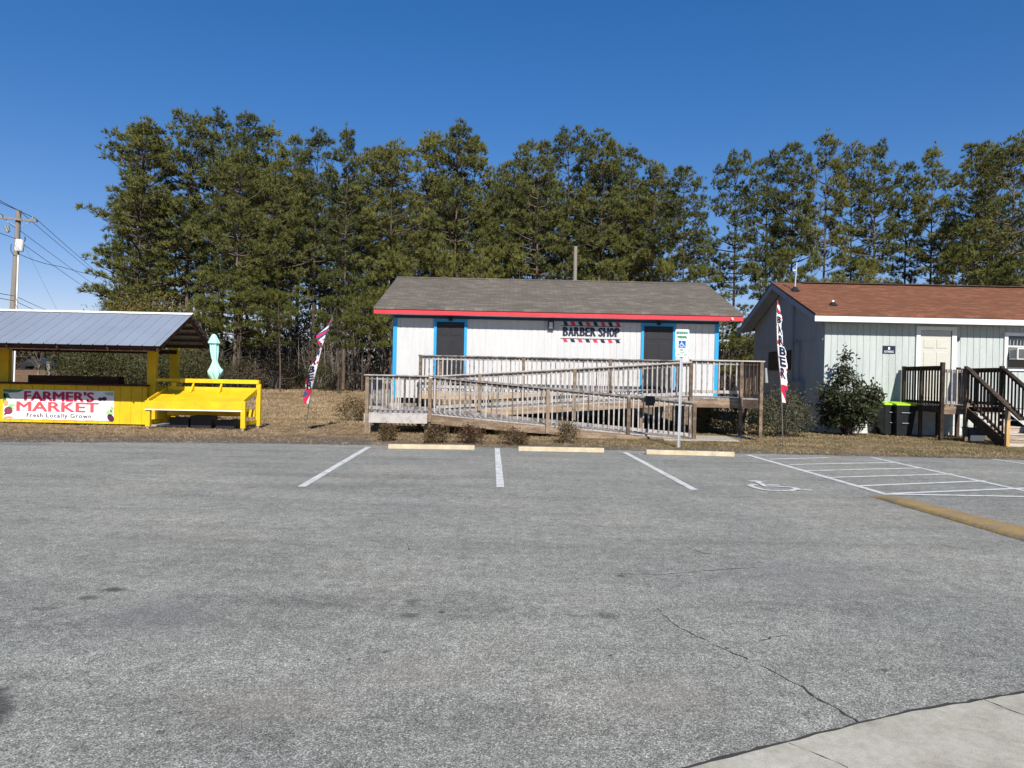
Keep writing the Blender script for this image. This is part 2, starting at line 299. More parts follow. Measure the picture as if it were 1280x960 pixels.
# ------------------------------------------------------------------ mesh helpers
ORG = {}
def np_mesh(name, V, T, nper=3):
    V = np.asarray(V, dtype=np.float32).reshape(-1, 3); T = np.asarray(T, dtype=np.int32).reshape(-1, nper)
    me = bpy.data.meshes.new(name); me.vertices.add(len(V)); me.vertices.foreach_set('co', V.ravel())
    me.loops.add(T.size); me.loops.foreach_set('vertex_index', T.ravel())
    me.polygons.add(len(T)); me.polygons.foreach_set('loop_start', np.arange(0, T.size, nper, dtype=np.int32))
    me.update(calc_edges=True); return me
class MB:
    def __init__(s): s.v = []; s.f = []; s.mi = []; s.sm = []
    def add(s, vs, fs, mi=0, smooth=False):
        o = len(s.v); s.v += [tuple(p) for p in vs]; s.f += [tuple(i + o for i in f) for f in fs]
        s.mi += [mi] * len(fs); s.sm += [smooth] * len(fs); return s
    def box(s, x0, x1, y0, y1, z0, z1, mi=0):
        vs = [(x, y, z) for z in (z0, z1) for y in (y0, y1) for x in (x0, x1)]
        return s.add(vs, [(0, 2, 3, 1), (4, 5, 7, 6), (0, 1, 5, 4), (2, 6, 7, 3), (0, 4, 6, 2), (1, 3, 7, 5)], mi)
    def beam(s, p, q, w, h, side=None, mi=0):
        p = Vector(p); q = Vector(q); d = (q - p).normalized()
        sd = Vector(side) if side else (d.cross(Vector((0, 0, 1))) if abs(d.z) < 0.95 else Vector((1, 0, 0)))
        sd = (sd - d * sd.dot(d)).normalized(); u = sd.cross(d)
        vs = [c + sd * a * w / 2 + u * b * h / 2 for c in (p, q) for a, b in ((-1, -1), (1, -1), (1, 1), (-1, 1))]
        return s.add(vs, [(0, 1, 2, 3), (7, 6, 5, 4), (0, 4, 5, 1), (1, 5, 6, 2), (2, 6, 7, 3), (3, 7, 4, 0)], mi)
    def tube(s, pts, rad, n=8, mi=0, cap=True):
        pts = [Vector(p) for p in pts]
        if isinstance(rad, (int, float)): rad = [rad] * len(pts)
        rings = []
        for i, p in enumerate(pts):
            d = (pts[min(i + 1, len(pts) - 1)] - pts[max(i - 1, 0)]).normalized()
            a = d.cross(Vector((0.1, 1, 0.05)) if abs(d.y) < 0.9 else Vector((1, 0, 0))).normalized(); b = d.cross(a)
            rings.append([p + (a * math.cos(2 * math.pi * k / n) + b * math.sin(2 * math.pi * k / n)) * rad[i] for k in range(n)])
        vs = [v for r in rings for v in r]
        fs = [(i * n + k, i * n + (k + 1) % n, (i + 1) * n + (k + 1) % n, (i + 1) * n + k) for i in range(len(pts) - 1) for k in range(n)]
        s.add(vs, fs, mi, True)
        if cap: s.add(rings[0], [tuple(range(n))], mi); s.add(rings[-1], [tuple(reversed(range(n)))], mi)
        return s
    def prism(s, pts, vec, mi=0):
        pts = [Vector(p) for p in pts]; vec = Vector(vec); n = len(pts)
        return s.add(pts + [p + vec for p in pts], [tuple(range(n)), tuple(reversed(range(n, 2 * n)))] + [(i, i + n, (i + 1) % n + n, (i + 1) % n) for i in range(n)], mi)
    def build(s, name, mat, parent=None, bevel=0):
        o0 = Vector(ORG.get(parent.name, (0, 0, 0))) if parent else Vector((0, 0, 0))
        me = bpy.data.meshes.new(name); me.from_pydata([tuple(Vector(v) - o0) for v in s.v], [], s.f)
        for mm in (mat if isinstance(mat, (list, tuple)) else [mat]): me.materials.append(M[mm] if isinstance(mm, str) else mm)
        me.polygons.foreach_set('material_index', s.mi); me.polygons.foreach_set('use_smooth', s.sm); me.update()
        ob = bpy.data.objects.new(name, me); C.objects.link(ob)
        if parent: ob.parent = parent; ORG[ob.name] = tuple(o0)
        if bevel:
            b = ob.modifiers.new('bevel', 'BEVEL'); b.width = bevel; b.segments = 2; b.limit_method = 'ANGLE'
        return ob
def tag(o, label=None, cat=None, group=None, kind=None):
    if label: o['label'] = label
    if cat: o['category'] = cat
    if group: o['group'] = group
    if kind: o['kind'] = kind
    return o
def root(name, loc, label, cat, group=None):
    o = bpy.data.objects.new(name, None); C.objects.link(o); o.location = loc; o.empty_display_size = 0.2
    ORG[o.name] = tuple(loc); return tag(o, label, cat, group)
def nobj(name, me, mat, parent=None):
    me.materials.append(M[mat]); ob = bpy.data.objects.new(name, me); C.objects.link(ob)
    if parent: ob.parent = parent
    return ob
def B(*a): return MB().box(*a)

def text2d(s, size=1.0, xs=1.0, bold=0.0, spacing=1.0):
    cu = bpy.data.curves.new('t', 'FONT'); cu.body = s; cu.size = size; cu.offset = bold; cu.space_character = spacing
    cu.align_x = 'CENTER'; cu.align_y = 'BOTTOM_BASELINE'; cu.resolution_u = 3
    ob = bpy.data.objects.new('t', cu); C.objects.link(ob)
    dg = bpy.context.evaluated_depsgraph_get(); me = bpy.data.meshes.new_from_object(ob.evaluated_get(dg))
    vs = [(v.co.x * xs, v.co.y) for v in me.vertices]; fs = [tuple(p.vertices) for p in me.polygons]
    bpy.data.objects.remove(ob); bpy.data.curves.remove(cu); bpy.data.meshes.remove(me)
    return vs, fs
def textfit(mb, s, x0, x1, z0, z1, Y, bold=0.0, mi=0, spacing=1.0):
    vs, fs = text2d(s, 1.0, 1.0, 0.0, spacing)
    xa = min(v[0] for v in vs); xb = max(v[0] for v in vs)
    hs = [v for v in vs]; za = 0.0 if s not in ('Fresh Locally Grown',) else min(v[1] for v in vs); zb = max(v[1] for v in vs)
    vv = [(x0 + (v[0] - xa) / (xb - xa) * (x1 - x0), Y, z0 + (v[1] - za) / (zb - za) * (z1 - z0)) for v in vs]
    mb.add(vv, fs, mi)
    if bold:
        b = bold * (z1 - z0)
        for k, (du, dv_) in enumerate(((b, 0), (-b, 0), (0, b * 0.4), (0, -b * 0.4), (b * .7, b * .3), (-b * .7, -b * .3))): mb.add([(v[0] + du, v[1] - 0.0005 * (k + 1), v[2] + dv_) for v in vv], fs, mi)

def H(x, y):
    def ss(a, b, t): t = min(1, max(0, (t - a) / (b - a))); return t * t * (3 - 2 * t)
    return 0.5 * ss(26, 52, y) + 0.8 * ss(52, 108, y)

# ------------------------------------------------------------------ ground, lot
edge_px = [(0, 553), (120, 553), (300, 554), (460, 556.5), (640, 560), (800, 563.5), (935, 567), (1100, 570.5), (1280, 575)]
EP = [gnd(*p) for p in edge_px]
EP = [Vector((-70, EP[0].y + 0.3, 0))] + EP + [Vector((70, EP[-1].y - 1.0, 0))]
def edge_y(x):
    for a, b in zip(EP, EP[1:]):
        if a.x <= x <= b.x: return a.y + (b.y - a.y) * (x - a.x) / (b.x - a.x)
    return EP[0].y if x < 0 else EP[-1].y
xs = np.concatenate([[-900, -500, -250, -150, -100], np.arange(-70, -22, 3), np.arange(-22, 22, 0.25), np.arange(22, 71, 3), [100, 150, 250, 500, 900]])
ys = np.concatenate([[-100, -40, -10, 5, 11], np.arange(12.5, 19, 0.08), np.arange(19, 30, 0.3), np.arange(30, 120, 2.5), [140, 200, 350, 700, 1500]])
from mathutils import noise as mn
V = []; dirt = []
for y in ys:
    for x in xs:
        e = edge_y(x); t = (y - e) / 0.35; t = min(1, max(0, t)); t = t * t * (3 - 2 * t)
        z = H(x, y) - 0.035 + 0.06 * t
        if y < 32: z += t * 0.02 * mn.noise(Vector((x * 0.9, y * 0.9, 0))) + t * 0.008 * mn.noise(Vector((x * 4, y * 4, 3)))
        V.append((x, y, z))
        w = 1.1 + 0.5 * mn.noise(Vector((x * 0.5, 0, 7)))
        if x < -3: w += 1.5
        dirt.append(max(0.0, min(1.0, 1 - (y - e) / w)) if y > e - 0.3 else 0)
nx, ny = len(xs), len(ys)
Q = [(j * nx + i, j * nx + i + 1, (j + 1) * nx + i + 1, (j + 1) * nx + i) for j in range(ny - 1) for i in range(nx - 1)]
me = np_mesh('ground', V, Q, 4)
a = me.attributes.new('dirt', 'FLOAT', 'POINT'); a.data.foreach_set('value', np.array(dirt, dtype=np.float32))
g = nobj('ground', me, 'ground'); tag(g, kind='structure')
for p in me.polygons: p.use_smooth = True

pts = []
for k in range(1401):
    x = -70 + k * 0.1; pts.append((x, edge_y(x) + 0.11 * mn.noise(Vector((x * 1.3, 0, 1))) + 0.03 * mn.noise(Vector((x * 6, 0, 4))), 0))
vs = pts + [(p[0], -30, 0) for p in pts]; n = len(pts)
mb = MB().add(vs, [(n + i, n + i + 1, i + 1, i) for i in range(n - 1)])
mb.add([(p[0], p[1], 0) for p in pts] + [(p[0], p[1], -0.06) for p in pts], [(i, i + 1, n + i + 1, n + i) for i in range(n - 1)])
tag(mb.build('parking_lot', 'asphalt'), kind='structure')

# concrete apron bottom right
cpx = [(700, 1003), (790, 980), (860, 961), (940, 940), (1010, 922), (1075, 905), (1130, 892), (1200, 880), (1280, 867)]
cp = [gnd(*p, 0.004) for p in cpx]
dv = (cp[-1] - cp[-2]).normalized(); dv0 = (cp[0] - cp[1]).normalized()
top = [cp[0] + dv0 * 12] + cp + [cp[-1] + dv * 25]
jt = []
for a_, b_ in zip(top, top[1:]):
    nseg = max(1, int((b_ - a_).length / 0.05))
    for k in range(nseg):
        p = a_.lerp(b_, k / nseg); jt.append(Vector((p.x, p.y + 0.012 * mn.noise(Vector((p.x * 9, 2, 0))), 0.006)))
jt.append(top[-1])
n = len(jt)
mb = MB().add(jt + [Vector((p.x, -25, 0.006)) for p in jt], [(n + i, n + i + 1, i + 1, i) for i in range(n - 1)])
tag(mb.build('concrete_apron', 'concrete'), kind='structure')
def strip(mb, pts, w, z=0.004, mi=0, jit=0.0):
    P = [Vector((p.x, p.y, z)) for p in pts]; L = []; Rr = []
    for i, p in enumerate(P):
        d = (P[min(i + 1, len(P) - 1)] - P[max(i - 1, 0)]).normalized(); nn = Vector((-d.y, d.x, 0))
        ww = w * (1 + jit * rnd.uniform(-1, 1)) / 2
        L.append(p + nn * ww); Rr.append(p - nn * ww)
    n = len(P); mb.add(L + Rr, [(n + i, n + i + 1, i + 1, i) for i in range(n - 1)], mi)
def crackline(pxs, w, jit=0.02, z=0.0035):
    P = [gnd(*p) for p in pxs]; out = []
    for a_, b_ in zip(P, P[1:]):
        ns = max(2, int((b_ - a_).length / 0.03))
        for k in range(ns):
            p = a_.lerp(b_, k / ns); s = p.x * 7 + p.y * 5
            out.append(p + Vector(((mn.noise(Vector((s, 0, 0))) + 0.6 * mn.noise(Vector((s * 4, 0, 1)))) * jit * 1.6, (mn.noise(Vector((0, s, 0))) + 0.6 * mn.noise(Vector((0, s * 4, 1)))) * jit * 1.6, 0)))
    out.append(P[-1]); return out
mb = MB()
strip(mb, crackline([(1228, 877), (1262, 890), (1300, 903)], 0), 0.006, 0.0085, jit=0.6)
strip(mb, crackline([(985, 932), (1010, 940), (1060, 962)], 0), 0.004, 0.0085, jit=0.9)
strip(mb, crackline([(1000, 857), (1018, 872), (1045, 885), (1075, 905)], 0), 0.011, 0.003, jit=0.9)
strip(mb, crackline([(818, 760), (838, 775), (870, 796), (888, 803)], 0), 0.005, 0.003, jit=0.95)
strip(mb, crackline([(893, 807), (905, 812), (912, 816), (935, 824)], 0), 0.007, 0.003, jit=0.95)
strip(mb, crackline([(950, 832), (985, 850), (1000, 857)], 0), 0.004, 0.003, jit=0.95)
strip(mb, crackline([(948, 802), (965, 797), (984, 795)], 0), 0.006, 0.003, jit=0.8)
strip(mb, crackline([(745, 716), (820, 719), (900, 712), (985, 708)], 0), 0.006, 0.003, jit=0.8)
strip(mb, crackline([(860, 685), (880, 692), (905, 694)], 0), 0.008, 0.003, jit=0.8)
strip(mb, crackline([(500, 675), (508, 680), (512, 688)], 0), 0.006, 0.003, jit=0.8)
strip(mb, [Vector((p.x, p.y + 0.012, 0)) for p in jt], 0.022, 0.0035, jit=0.7)
M['crack'] = mat_paint('crack', (0.05, 0.046, 0.042), 0.95)
tag(mb.build('asphalt_crack', 'crack'), kind='structure')

# painted markings
mb = MB()
zlay = [0.0040]
def pl(a_, b_, w):
    zlay[0] += 0.0003; strip(mb, [gnd(*a_).lerp(gnd(*b_), k / 12) for k in range(13)], w, zlay[0])
pl((460.5, 559), (377, 608.5), 0.11); pl((621.5, 560.5), (625.5, 609), 0.11); pl((781, 565.5), (868, 612.5), 0.11)
pl((935, 568.8), (1110, 618.8), 0.11); pl((1090, 572), (1330, 624.5), 0.10)
for a_, b_ in [((962, 574.3), (1037, 572.2)), ((986, 581), (1122, 578.2)), ((1009, 588.8), (1152, 585.2)), ((1037, 597.2), (1191, 592.8)), ((1073, 607.8), (1232, 601.5)), ((1112, 617.5), (1310, 609.5)), ((1109, 618), (1330, 622.2))]:
    pl(a_, b_, 0.10)
pl((1240, 574.3), (1340, 588.5), 0.10)
mk = mb.build('parking_markings', 'line'); tag(mk, kind='structure')
mb = MB()
def zp(zx, zy): return gnd(920 + zx / 6.4, 590 + zy / 6.4)
def st(pts_, w):
    zlay[0] += 0.0003; strip(mb, [zp(*p) for p in pts_], w, zlay[0])
st([(108, 77), (160, 74), (215, 84)], 0.10)
st([(165, 80), (200, 97), (240, 119), (330, 119), (430, 124), (480, 133), (510, 146), (610, 149)], 0.085)
st([(108, 114), (130, 106), (172, 106)], 0.10)
st([(112, 114), (150, 128), (220, 145), (290, 153), (355, 154)], 0.085)
st([(365, 153), (440, 152), (478, 142), (492, 134)], 0.085)
st([(250, 109), (345, 109)], 0.09)
tag(mb.build('wheelchair_marking', 'line'), kind='structure')

# yellow berm
b0 = gnd(1086, 620.5); b1 = gnd(1112, 618.5); far = gnd(1280, 659); near_ = gnd(1280, 677)
d1 = (far - b1); d2 = (near_ - b0)
far2 = b1 + d1 * 2.2; near2 = b0 + d2 * 2.2
mb = MB(); N = 40; rows = []
for i in range(N + 1):
    t = i / N; pf = b1.lerp(far2, t); pn = b0.lerp(near2, t); e = min(1, t * 18)
    row = []
    for j, (s, h) in enumerate([(0, 0.0), (0.03, 0.035), (0.15, 0.045), (0.5, 0.045), (0.8, 0.03), (1, 0.001)]):
        p = pn.lerp(pf, s); row.append((p.x + 0.015 * mn.noise(p * 5), p.y + 0.02 * mn.noise(p * 4 + Vector((3, 0, 0))), 0.002 + h * e * (1 + 0.15 * mn.noise(p * 6))))
    rows.append(row)
mb.add([p for r in rows for p in r], [(i * 6 + j, (i + 1) * 6 + j, (i + 1) * 6 + j + 1, i * 6 + j + 1) for i in range(N) for j in range(5)], 0, True)
tag(mb.build('speed_berm', 'berm'), 'low berm of worn yellow paint crossing the right side of the lot', 'kerb')

# wheel stops
def wheel_stop(a_, b_, label):
    p = gnd(*a_); q = gnd(*b_); d = (q - p).normalized(); nn = Vector((-d.y, d.x, 0)); q = p + d * 1.83
    mid = (p + q) / 2; r_ = root('wheel_stop', mid, label, 'wheel stop', 'cream wheel stops along the lot edge')
    prof = [(-0.075, 0.001), (0.075, 0.001), (0.055, 0.085), (0.04, 0.098), (-0.04, 0.098), (-0.055, 0.085)]
    m_ = MB(); m_.prism([p + nn * (u + 0.07) + Vector((0, 0, z)) for u, z in prof], d * 1.83)
    m_.build('block', 'stopc', r_, 0.01)
    for t in (0.25, 1.58):
        c = p + nn * 0.07 + d * t; MB().tube([c + Vector((0, 0, 0.09)), c + Vector((0, 0, 0.105))], 0.014, 8).build('anchor_pin', 'black_metal', r_)
wheel_stop((485, 561), (592, 562.5), 'cream wheel stop leftmost of three, before the low end of the lower ramp rail')
wheel_stop((648, 564), (754, 566), 'cream wheel stop between two white stall lines, middle of three')
wheel_stop((808, 568), (915, 571), 'cream wheel stop at the foot of the reserved parking sign')

# ------------------------------------------------------------------ siding wall helper
def boards_x(mb, x0, x1, y, z0, z1, pitch, thick=0.03, gap=0.02, holes=()):
    """vertical boards on a wall facing -Y at y, split round holes (hx0,hx1,hz0,hz1)"""
    mb.box(x0, x1, y + thick * 0.5, y + 0.12, z0, z1)
    x = x0
    while x < x1 - 0.001:
        xe = min(x1, x + pitch - gap)
        segs = [(z0, z1)]
        mb.box(x, xe, y, y + thick * 0.5 - 0.0005, z0, z1); x += pitch
def boards_y(mb, x, y0, y1, z0, topf, pitch, face=-1):
    mb_y = y0
    while mb_y < y1 - 0.001:
        ye = min(y1, mb_y + pitch - 0.012); ym = (mb_y + ye) / 2
        pts = [(x, mb_y, z0), (x, ye, z0), (x, ye, topf(ye)), (x, mb_y, topf(mb_y))]
        mb.prism(pts, (0.012 * -face, 0, 0)); mb_y += pitch
    pts = [(x + 0.0125 * -face, y0, z0), (x + 0.0125 * -face, y1, z0), (x + 0.0125 * -face, y1, topf(y1)), (x + 0.0125 * -face, (y0 + y1) / 2, topf((y0 + y1) / 2)), (x + 0.0125 * -face, y0, topf(y0))]
    mb.prism(pts, (0.1 * -face, 0, 0))

# ------------------------------------------------------------------ barber shop
BY = 22.5; BX0, BX1 = -3.72, 6.40; BD = 30.0
br = root('shop_building', ((BX0 + BX1) / 2, BY, 0), 'white board shop with red fascia, blue trim and taupe shingle roof', 'building')
RE = 3.58; RR = 5.10; YR = 26.35; YE = 22.0; slope = (RR - RE) / (YR - YE)
mb = MB(); boards_x(mb, BX0, BX1, BY, 0.87, 3.50, 0.205)
tf = lambda y: RE - 0.06 + slope * (min(y, 2 * YR - y) - YE)
boards_y(mb, BX0, BY + 0.13, BD, 0.87, tf, 0.205, -1); boards_y(mb, BX1, BY + 0.13, BD, 0.87, tf, 0.205, 1)
mb.box(BX0, BX1, BD, BD + 0.1, 0.87, 3.5); mb.build('wall', 'white_siding', br)
for i in range(5):
    for y in (BY + 0.25, 26, BD - 0.2): MB().box(BX0 + 0.1 + i * 2.38, BX0 + 0.5 + i * 2.38, y, y + 0.4, -0.05, 0.868).build('pier', 'dark_block', br)
mb = MB(); X0, X1 = -4.27, 7.02
th = 0.05
mb.prism([(X0, YE - 0.03, RE), (X1, YE - 0.03, RE), (X1, YR, RR), (X0, YR, RR)], (0, 0, th))
mb.prism([(X0, YR, RR), (X1, YR, RR), (X1, 2 * YR - YE, RE), (X0, 2 * YR - YE, RE)], (0, 0, th))
mb.box(X0, X1, YR - 0.12, YR + 0.12, RR + th - 0.03, RR + th + 0.012)
rf = mb.build('roof', 'roof1', br)
mb = MB().box(X0, X1, YE - 0.0, YE + 0.025, RE - 0.14, RE - 0.003)
for s, x in ((0, X0), (1, X1 - 0.03)):
    for ya, yb in ((YE + 0.03, YR), (2 * YR - YE, YR)):
        mb.prism([(x, ya, RE - 0.14), (x, yb, RR - 0.14), (x, yb, RR - 0.004), (x, ya, RE - 0.004)], (0.03, 0, 0))
mb.build('fascia', 'red', br)
mb = MB().box(X0 + 0.03, X1 - 0.03, YE + 0.028, BY - 0.0, RE - 0.13, RE - 0.10); mb.build('soffit', 'white', br)
MB().box(BX0 - 0.01, BX1 + 0.01, BY - 0.035, BY - 0.002, 3.36, 3.47).build('frieze', 'navy', br)
for x in (BX0 - 0.02, BX1 - 0.10): MB().box(x, x + 0.12, BY - 0.03, BY - 0.002, 0.87, 3.358).build('corner_trim', 'blue', br)
def shop_door(x0, x1):
    zt, zb = 3.26, 1.17
    d = MB().box(x0, x1, BY - 0.012, BY + 0.0005 - 0.002, zb, zt).build('door', 'black_door', br)
    p = MB(); w = (x1 - x0)
    for r0, r1 in ((zb + 0.12, zb + 0.85), (zb + 0.98, zb + 1.55), (zb + 1.68, zb + 1.98)):
        for c in (0, 1):
            a_ = x0 + 0.1 * w + c * 0.43 * w; b_ = a_ + 0.36 * w
            p.box(a_, b_, BY - 0.02, BY - 0.0125, r0, r1)
    p.build('panel', 'black_door', d, 0.004)
    f_ = MB(); f_.box(x0 - 0.085, x0 - 0.001, BY - 0.05, BY - 0.002, zb, zt + 0.085); f_.box(x1 + 0.001, x1 + 0.085, BY - 0.05, BY - 0.002, zb, zt + 0.085)
    f_.box(x0, x1, BY - 0.05, BY - 0.002, zt + 0.002, zt + 0.085); f_.build('door_frame', 'blue', d)
    h = MB().tube([(x1 - 0.08, BY - 0.02, 2.1), (x1 - 0.08, BY - 0.07, 2.1)], 0.028, 10); h.build('door_knob', 'galv', d)
    xm = (x0 + x1) / 2
    l = MB().box(xm - 0.05, xm + 0.05, BY - 0.08, BY - 0.051, 3.38, 3.44); l.tube([(xm, BY - 0.1, 3.43), (xm, BY - 0.12, 3.30)], [0.03, 0.06], 10); l.build('door_lamp', 'black_metal', br)
a1 = at(545.5, 440, BY).x; a2 = at(580, 440, BY).x; shop_door(a1, a2)
a1 = at(804.5, 430, BY).x; a2 = at(840.5, 430, BY).x; shop_door(a1, a2)
p = at(688.5, 406.5, BY)
lm = MB().box(p.x - 0.09, p.x + 0.09, BY - 0.12, BY - 0.002, p.z + 0.09, p.z + 0.14); lm.box(p.x - 0.09, p.x + 0.09, BY - 0.12, BY - 0.002, p.z - 0.14, p.z - 0.10)
lm.box(p.x - 0.09, p.x - 0.06, BY - 0.12, BY - 0.002, p.z - 0.0995, p.z + 0.0895); lm.box(p.x + 0.06, p.x + 0.09, BY - 0.12, BY - 0.002, p.z - 0.0995, p.z + 0.0895)
lmp = lm.build('wall_lamp', 'black_metal', br); MB().box(p.x - 0.058, p.x + 0.058, BY - 0.10, BY - 0.02, p.z - 0.098, p.z + 0.088).build('lamp_glass', 'lampglass', lmp)
MB().tube([(X1 - 0.35, YE - 0.01, RE - 0.07), (X1 - 0.35, YE - 0.09, RE - 0.10)], 0.035, 8).build('camera_dome', 'white', br)

# lettering
ts = root('shop_sign', (at(738, 415, BY).x, BY, 2.9), 'black slab letters reading BARBER SHOP between red and black stripe rows', 'sign')
Yt = BY - 0.006; L0 = at(703.3, 414, BY).x; L1 = at(774.5, 415, BY).x; zb = at(738, 420.3, BY).z; zt = at(738, 409.6, BY).z
word = 'BARBER SHOP'; adv = {'B': 0.72, 'A': 0.74, 'R': 0.76, 'E': 0.66, ' ': 0.30, 'S': 0.62, 'H': 0.80, 'O': 0.70, 'P': 0.68}
tot = sum(adv[c] for c in word); sc_ = (L1 - L0) / tot; x = L0; mb = MB(); hh = zt - zb
for ch in word:
    w = adv[ch] * sc_
    if ch != ' ':
        textfit(mb, ch, x + w * 0.13, x + w * 0.89, zb, zt, Yt, 0.075)
        sr = []
        if ch in 'BREHP': sr += [(0.0, 0.34, 0), (0.0, 0.34, 1)]
        if ch in 'H': sr += [(0.66, 1.0, 0), (0.66, 1.0, 1)]
        if ch == 'A': sr += [(0.0, 0.32, 0), (0.68, 1.0, 0)]
        if ch == 'R': sr += [(0.72, 1.0, 0)]
        if ch == 'P': sr += [(0.0, 0.45, 0)]
        for k, (u, v_, t) in enumerate(sr):
            z0 = zb if t == 0 else zt - hh * 0.12
            dy = 0.004 + 0.0006 * k
            mb.add([(x + u * w, Yt - dy, z0), (x + v_ * w, Yt - dy, z0), (x + v_ * w, Yt - dy, z0 + hh * 0.12), (x + u * w, Yt - dy, z0 + hh * 0.12)], [(0, 1, 2, 3)])
    x += w
mb.build('lettering', 'ink', ts)
def stripes(pyt, pyb, bar_top, n=9, name='stripe_row', first=0):
    zt_ = at(738, pyt, BY).z; zb_ = at(738, pyb, BY).z; xa = at(701, 405, BY).x; xb = at(776, 405, BY).x
    m_ = MB(); st_ = (xb - xa) / n; sl_ = 0.05
    for k in range(n):
        xk = xa + st_ * (k + 0.28); m_.add([(xk + sl_, Yt, zb_), (xk + st_ * 0.5 + sl_, Yt, zb_), (xk + st_ * 0.5, Yt, zt_), (xk, Yt, zt_)], [(0, 1, 2, 3)], (k + first) % 2)
    zl = zb_ - 0.002 if not bar_top else zt_ + 0.002
    a_, b_ = (zl - 0.02, zl) if not bar_top else (zl, zl + 0.02)
    m_.add([(xa, Yt, a_), (xb, Yt, a_), (xb, Yt, b_), (xa, Yt, b_)], [(0, 1, 2, 3)], 1)
    m_.build(name, ['redink', 'ink'], ts)
stripes(402.5, 407.2, False, 8, first=1); stripes(424.2, 428.2, True, 8)

# ------------------------------------------------------------------ wooden ramp
RY0, RY1, RY2 = 19.0, 20.25, 21.35
ZL = 0.57; ZD = 1.12; XL0 = -3.86; XL1 = at(537, 500, RY0).x; XE = at(868, 540, RY0).x; XD = at(864, 480, RY1).x; XR = at(951, 480, RY1).x; XR2 = at(926, 480, RY1).x
ramp = root('wooden_ramp', (1.5, 20, 0), 'weathered wooden zigzag ramp and deck before the white shop', 'ramp')
def decking(x0, x1, y0, y1, z, zf=None, along='x'):
    m_ = MB(); w = 0.14
    if zf is None: zf = lambda x: z
    x = x0
    while x < x1 - 0.01:
        xe = min(x1, x + w - 0.006); m_.prism([(x, y0, zf(x) - 0.035), (xe, y0, zf(xe) - 0.035), (xe, y0, zf(xe)), (x, y0, zf(x))], (0, y1 - y0, 0)); x += w
    return m_
zA = lambda x: ZL if x < XL1 else ZL + (0.03 - ZL) * (x - XL1) / (XE - XL1)
zB = lambda x: ZL if x < XL1 else ZL + (ZD - ZL) * (x - XL1) / (XD - XL1)
decking(XL0, XE + 0.25, RY0 + 0.02, RY1 - 0.03, 0, zA).build('floor_boards', 'wood_grey', ramp)
decking(XL0, XD, RY1 + 0.03, RY2 - 0.03, 0, zB).build('floor_boards', 'wood_grey', ramp)
decking(at(524, 450, RY2).x, XR, RY2 + 0.03, BY - 0.06, ZD).build('floor_boards', 'wood_grey', ramp)
decking(XD + 0.005, XR, RY1 + 0.02, RY2 + 0.025, ZD).build('floor_boards', 'wood_grey', ramp)
def rim(x0, x1, y, zf, h, mat='wood_rim', split=None, t=0.038, minz=0.0):
    ed = [x0] + (split or []) + [x1]
    for a_, b_ in zip(ed, ed[1:]):
        a2_, b2_ = a_ + 0.003, b_ - 0.003
        pts = [(a2_, y, max(minz, zf(a2_) - 0.04 - h)), (b2_, y, max(minz, zf(b2_) - 0.04 - h)), (b2_, y, zf(b2_) - 0.037), (a2_, y, zf(a2_) - 0.037)]
        MB().prism(pts, (0, t, 0)).build('rim_board', mat, ramp)
rim(XL0 - 0.03, XL1 - 0.05, RY0 - 0.02, zA, 0.23, 'wood_grey')
rim(XL1 - 0.05, at(786, 540, RY0).x, RY0 - 0.02, zA, 0.22, 'wood_rim', [at(630, 530, RY0).x], minz=-0.02)
rim(XL1, XD, RY1 + 0.03, zB, 0.18, 'wood_rim', [at(640, 500, RY1).x, at(760, 500, RY1).x])
rim(XD + 0.02, XR2 + 0.02, RY1 - 0.02, lambda x: ZD, 0.24)
rim(XR2 + 0.02, XR + 0.02, RY1 - 0.02, lambda x: ZD, 0.24, 'wood_dark')  # shade on this end of the rim put into a darker wood colour
rim(at(524, 450, RY2).x, XD, RY2 + 0.03, lambda x: ZD, 0.2, 'wood_rim')
MB().box(XR + 0.003, XR + 0.04, RY1 + 0.02, BY - 0.06, ZD - 0.28, ZD - 0.037).build('rim_board', 'wood_post', ramp)
MB().box(XL0 - 0.03, XL0 + 0.008, RY0 + 0.03, RY2, ZL - 0.27, ZL - 0.037).build('rim_board', 'wood_grey', ramp)
def post(x, y, z0, z1, mat='wood_post', w=0.092): MB().box(x - w / 2, x + w / 2, y - w / 2, y + w / 2, z0, z1).build('post', mat, ramp, 0.005)
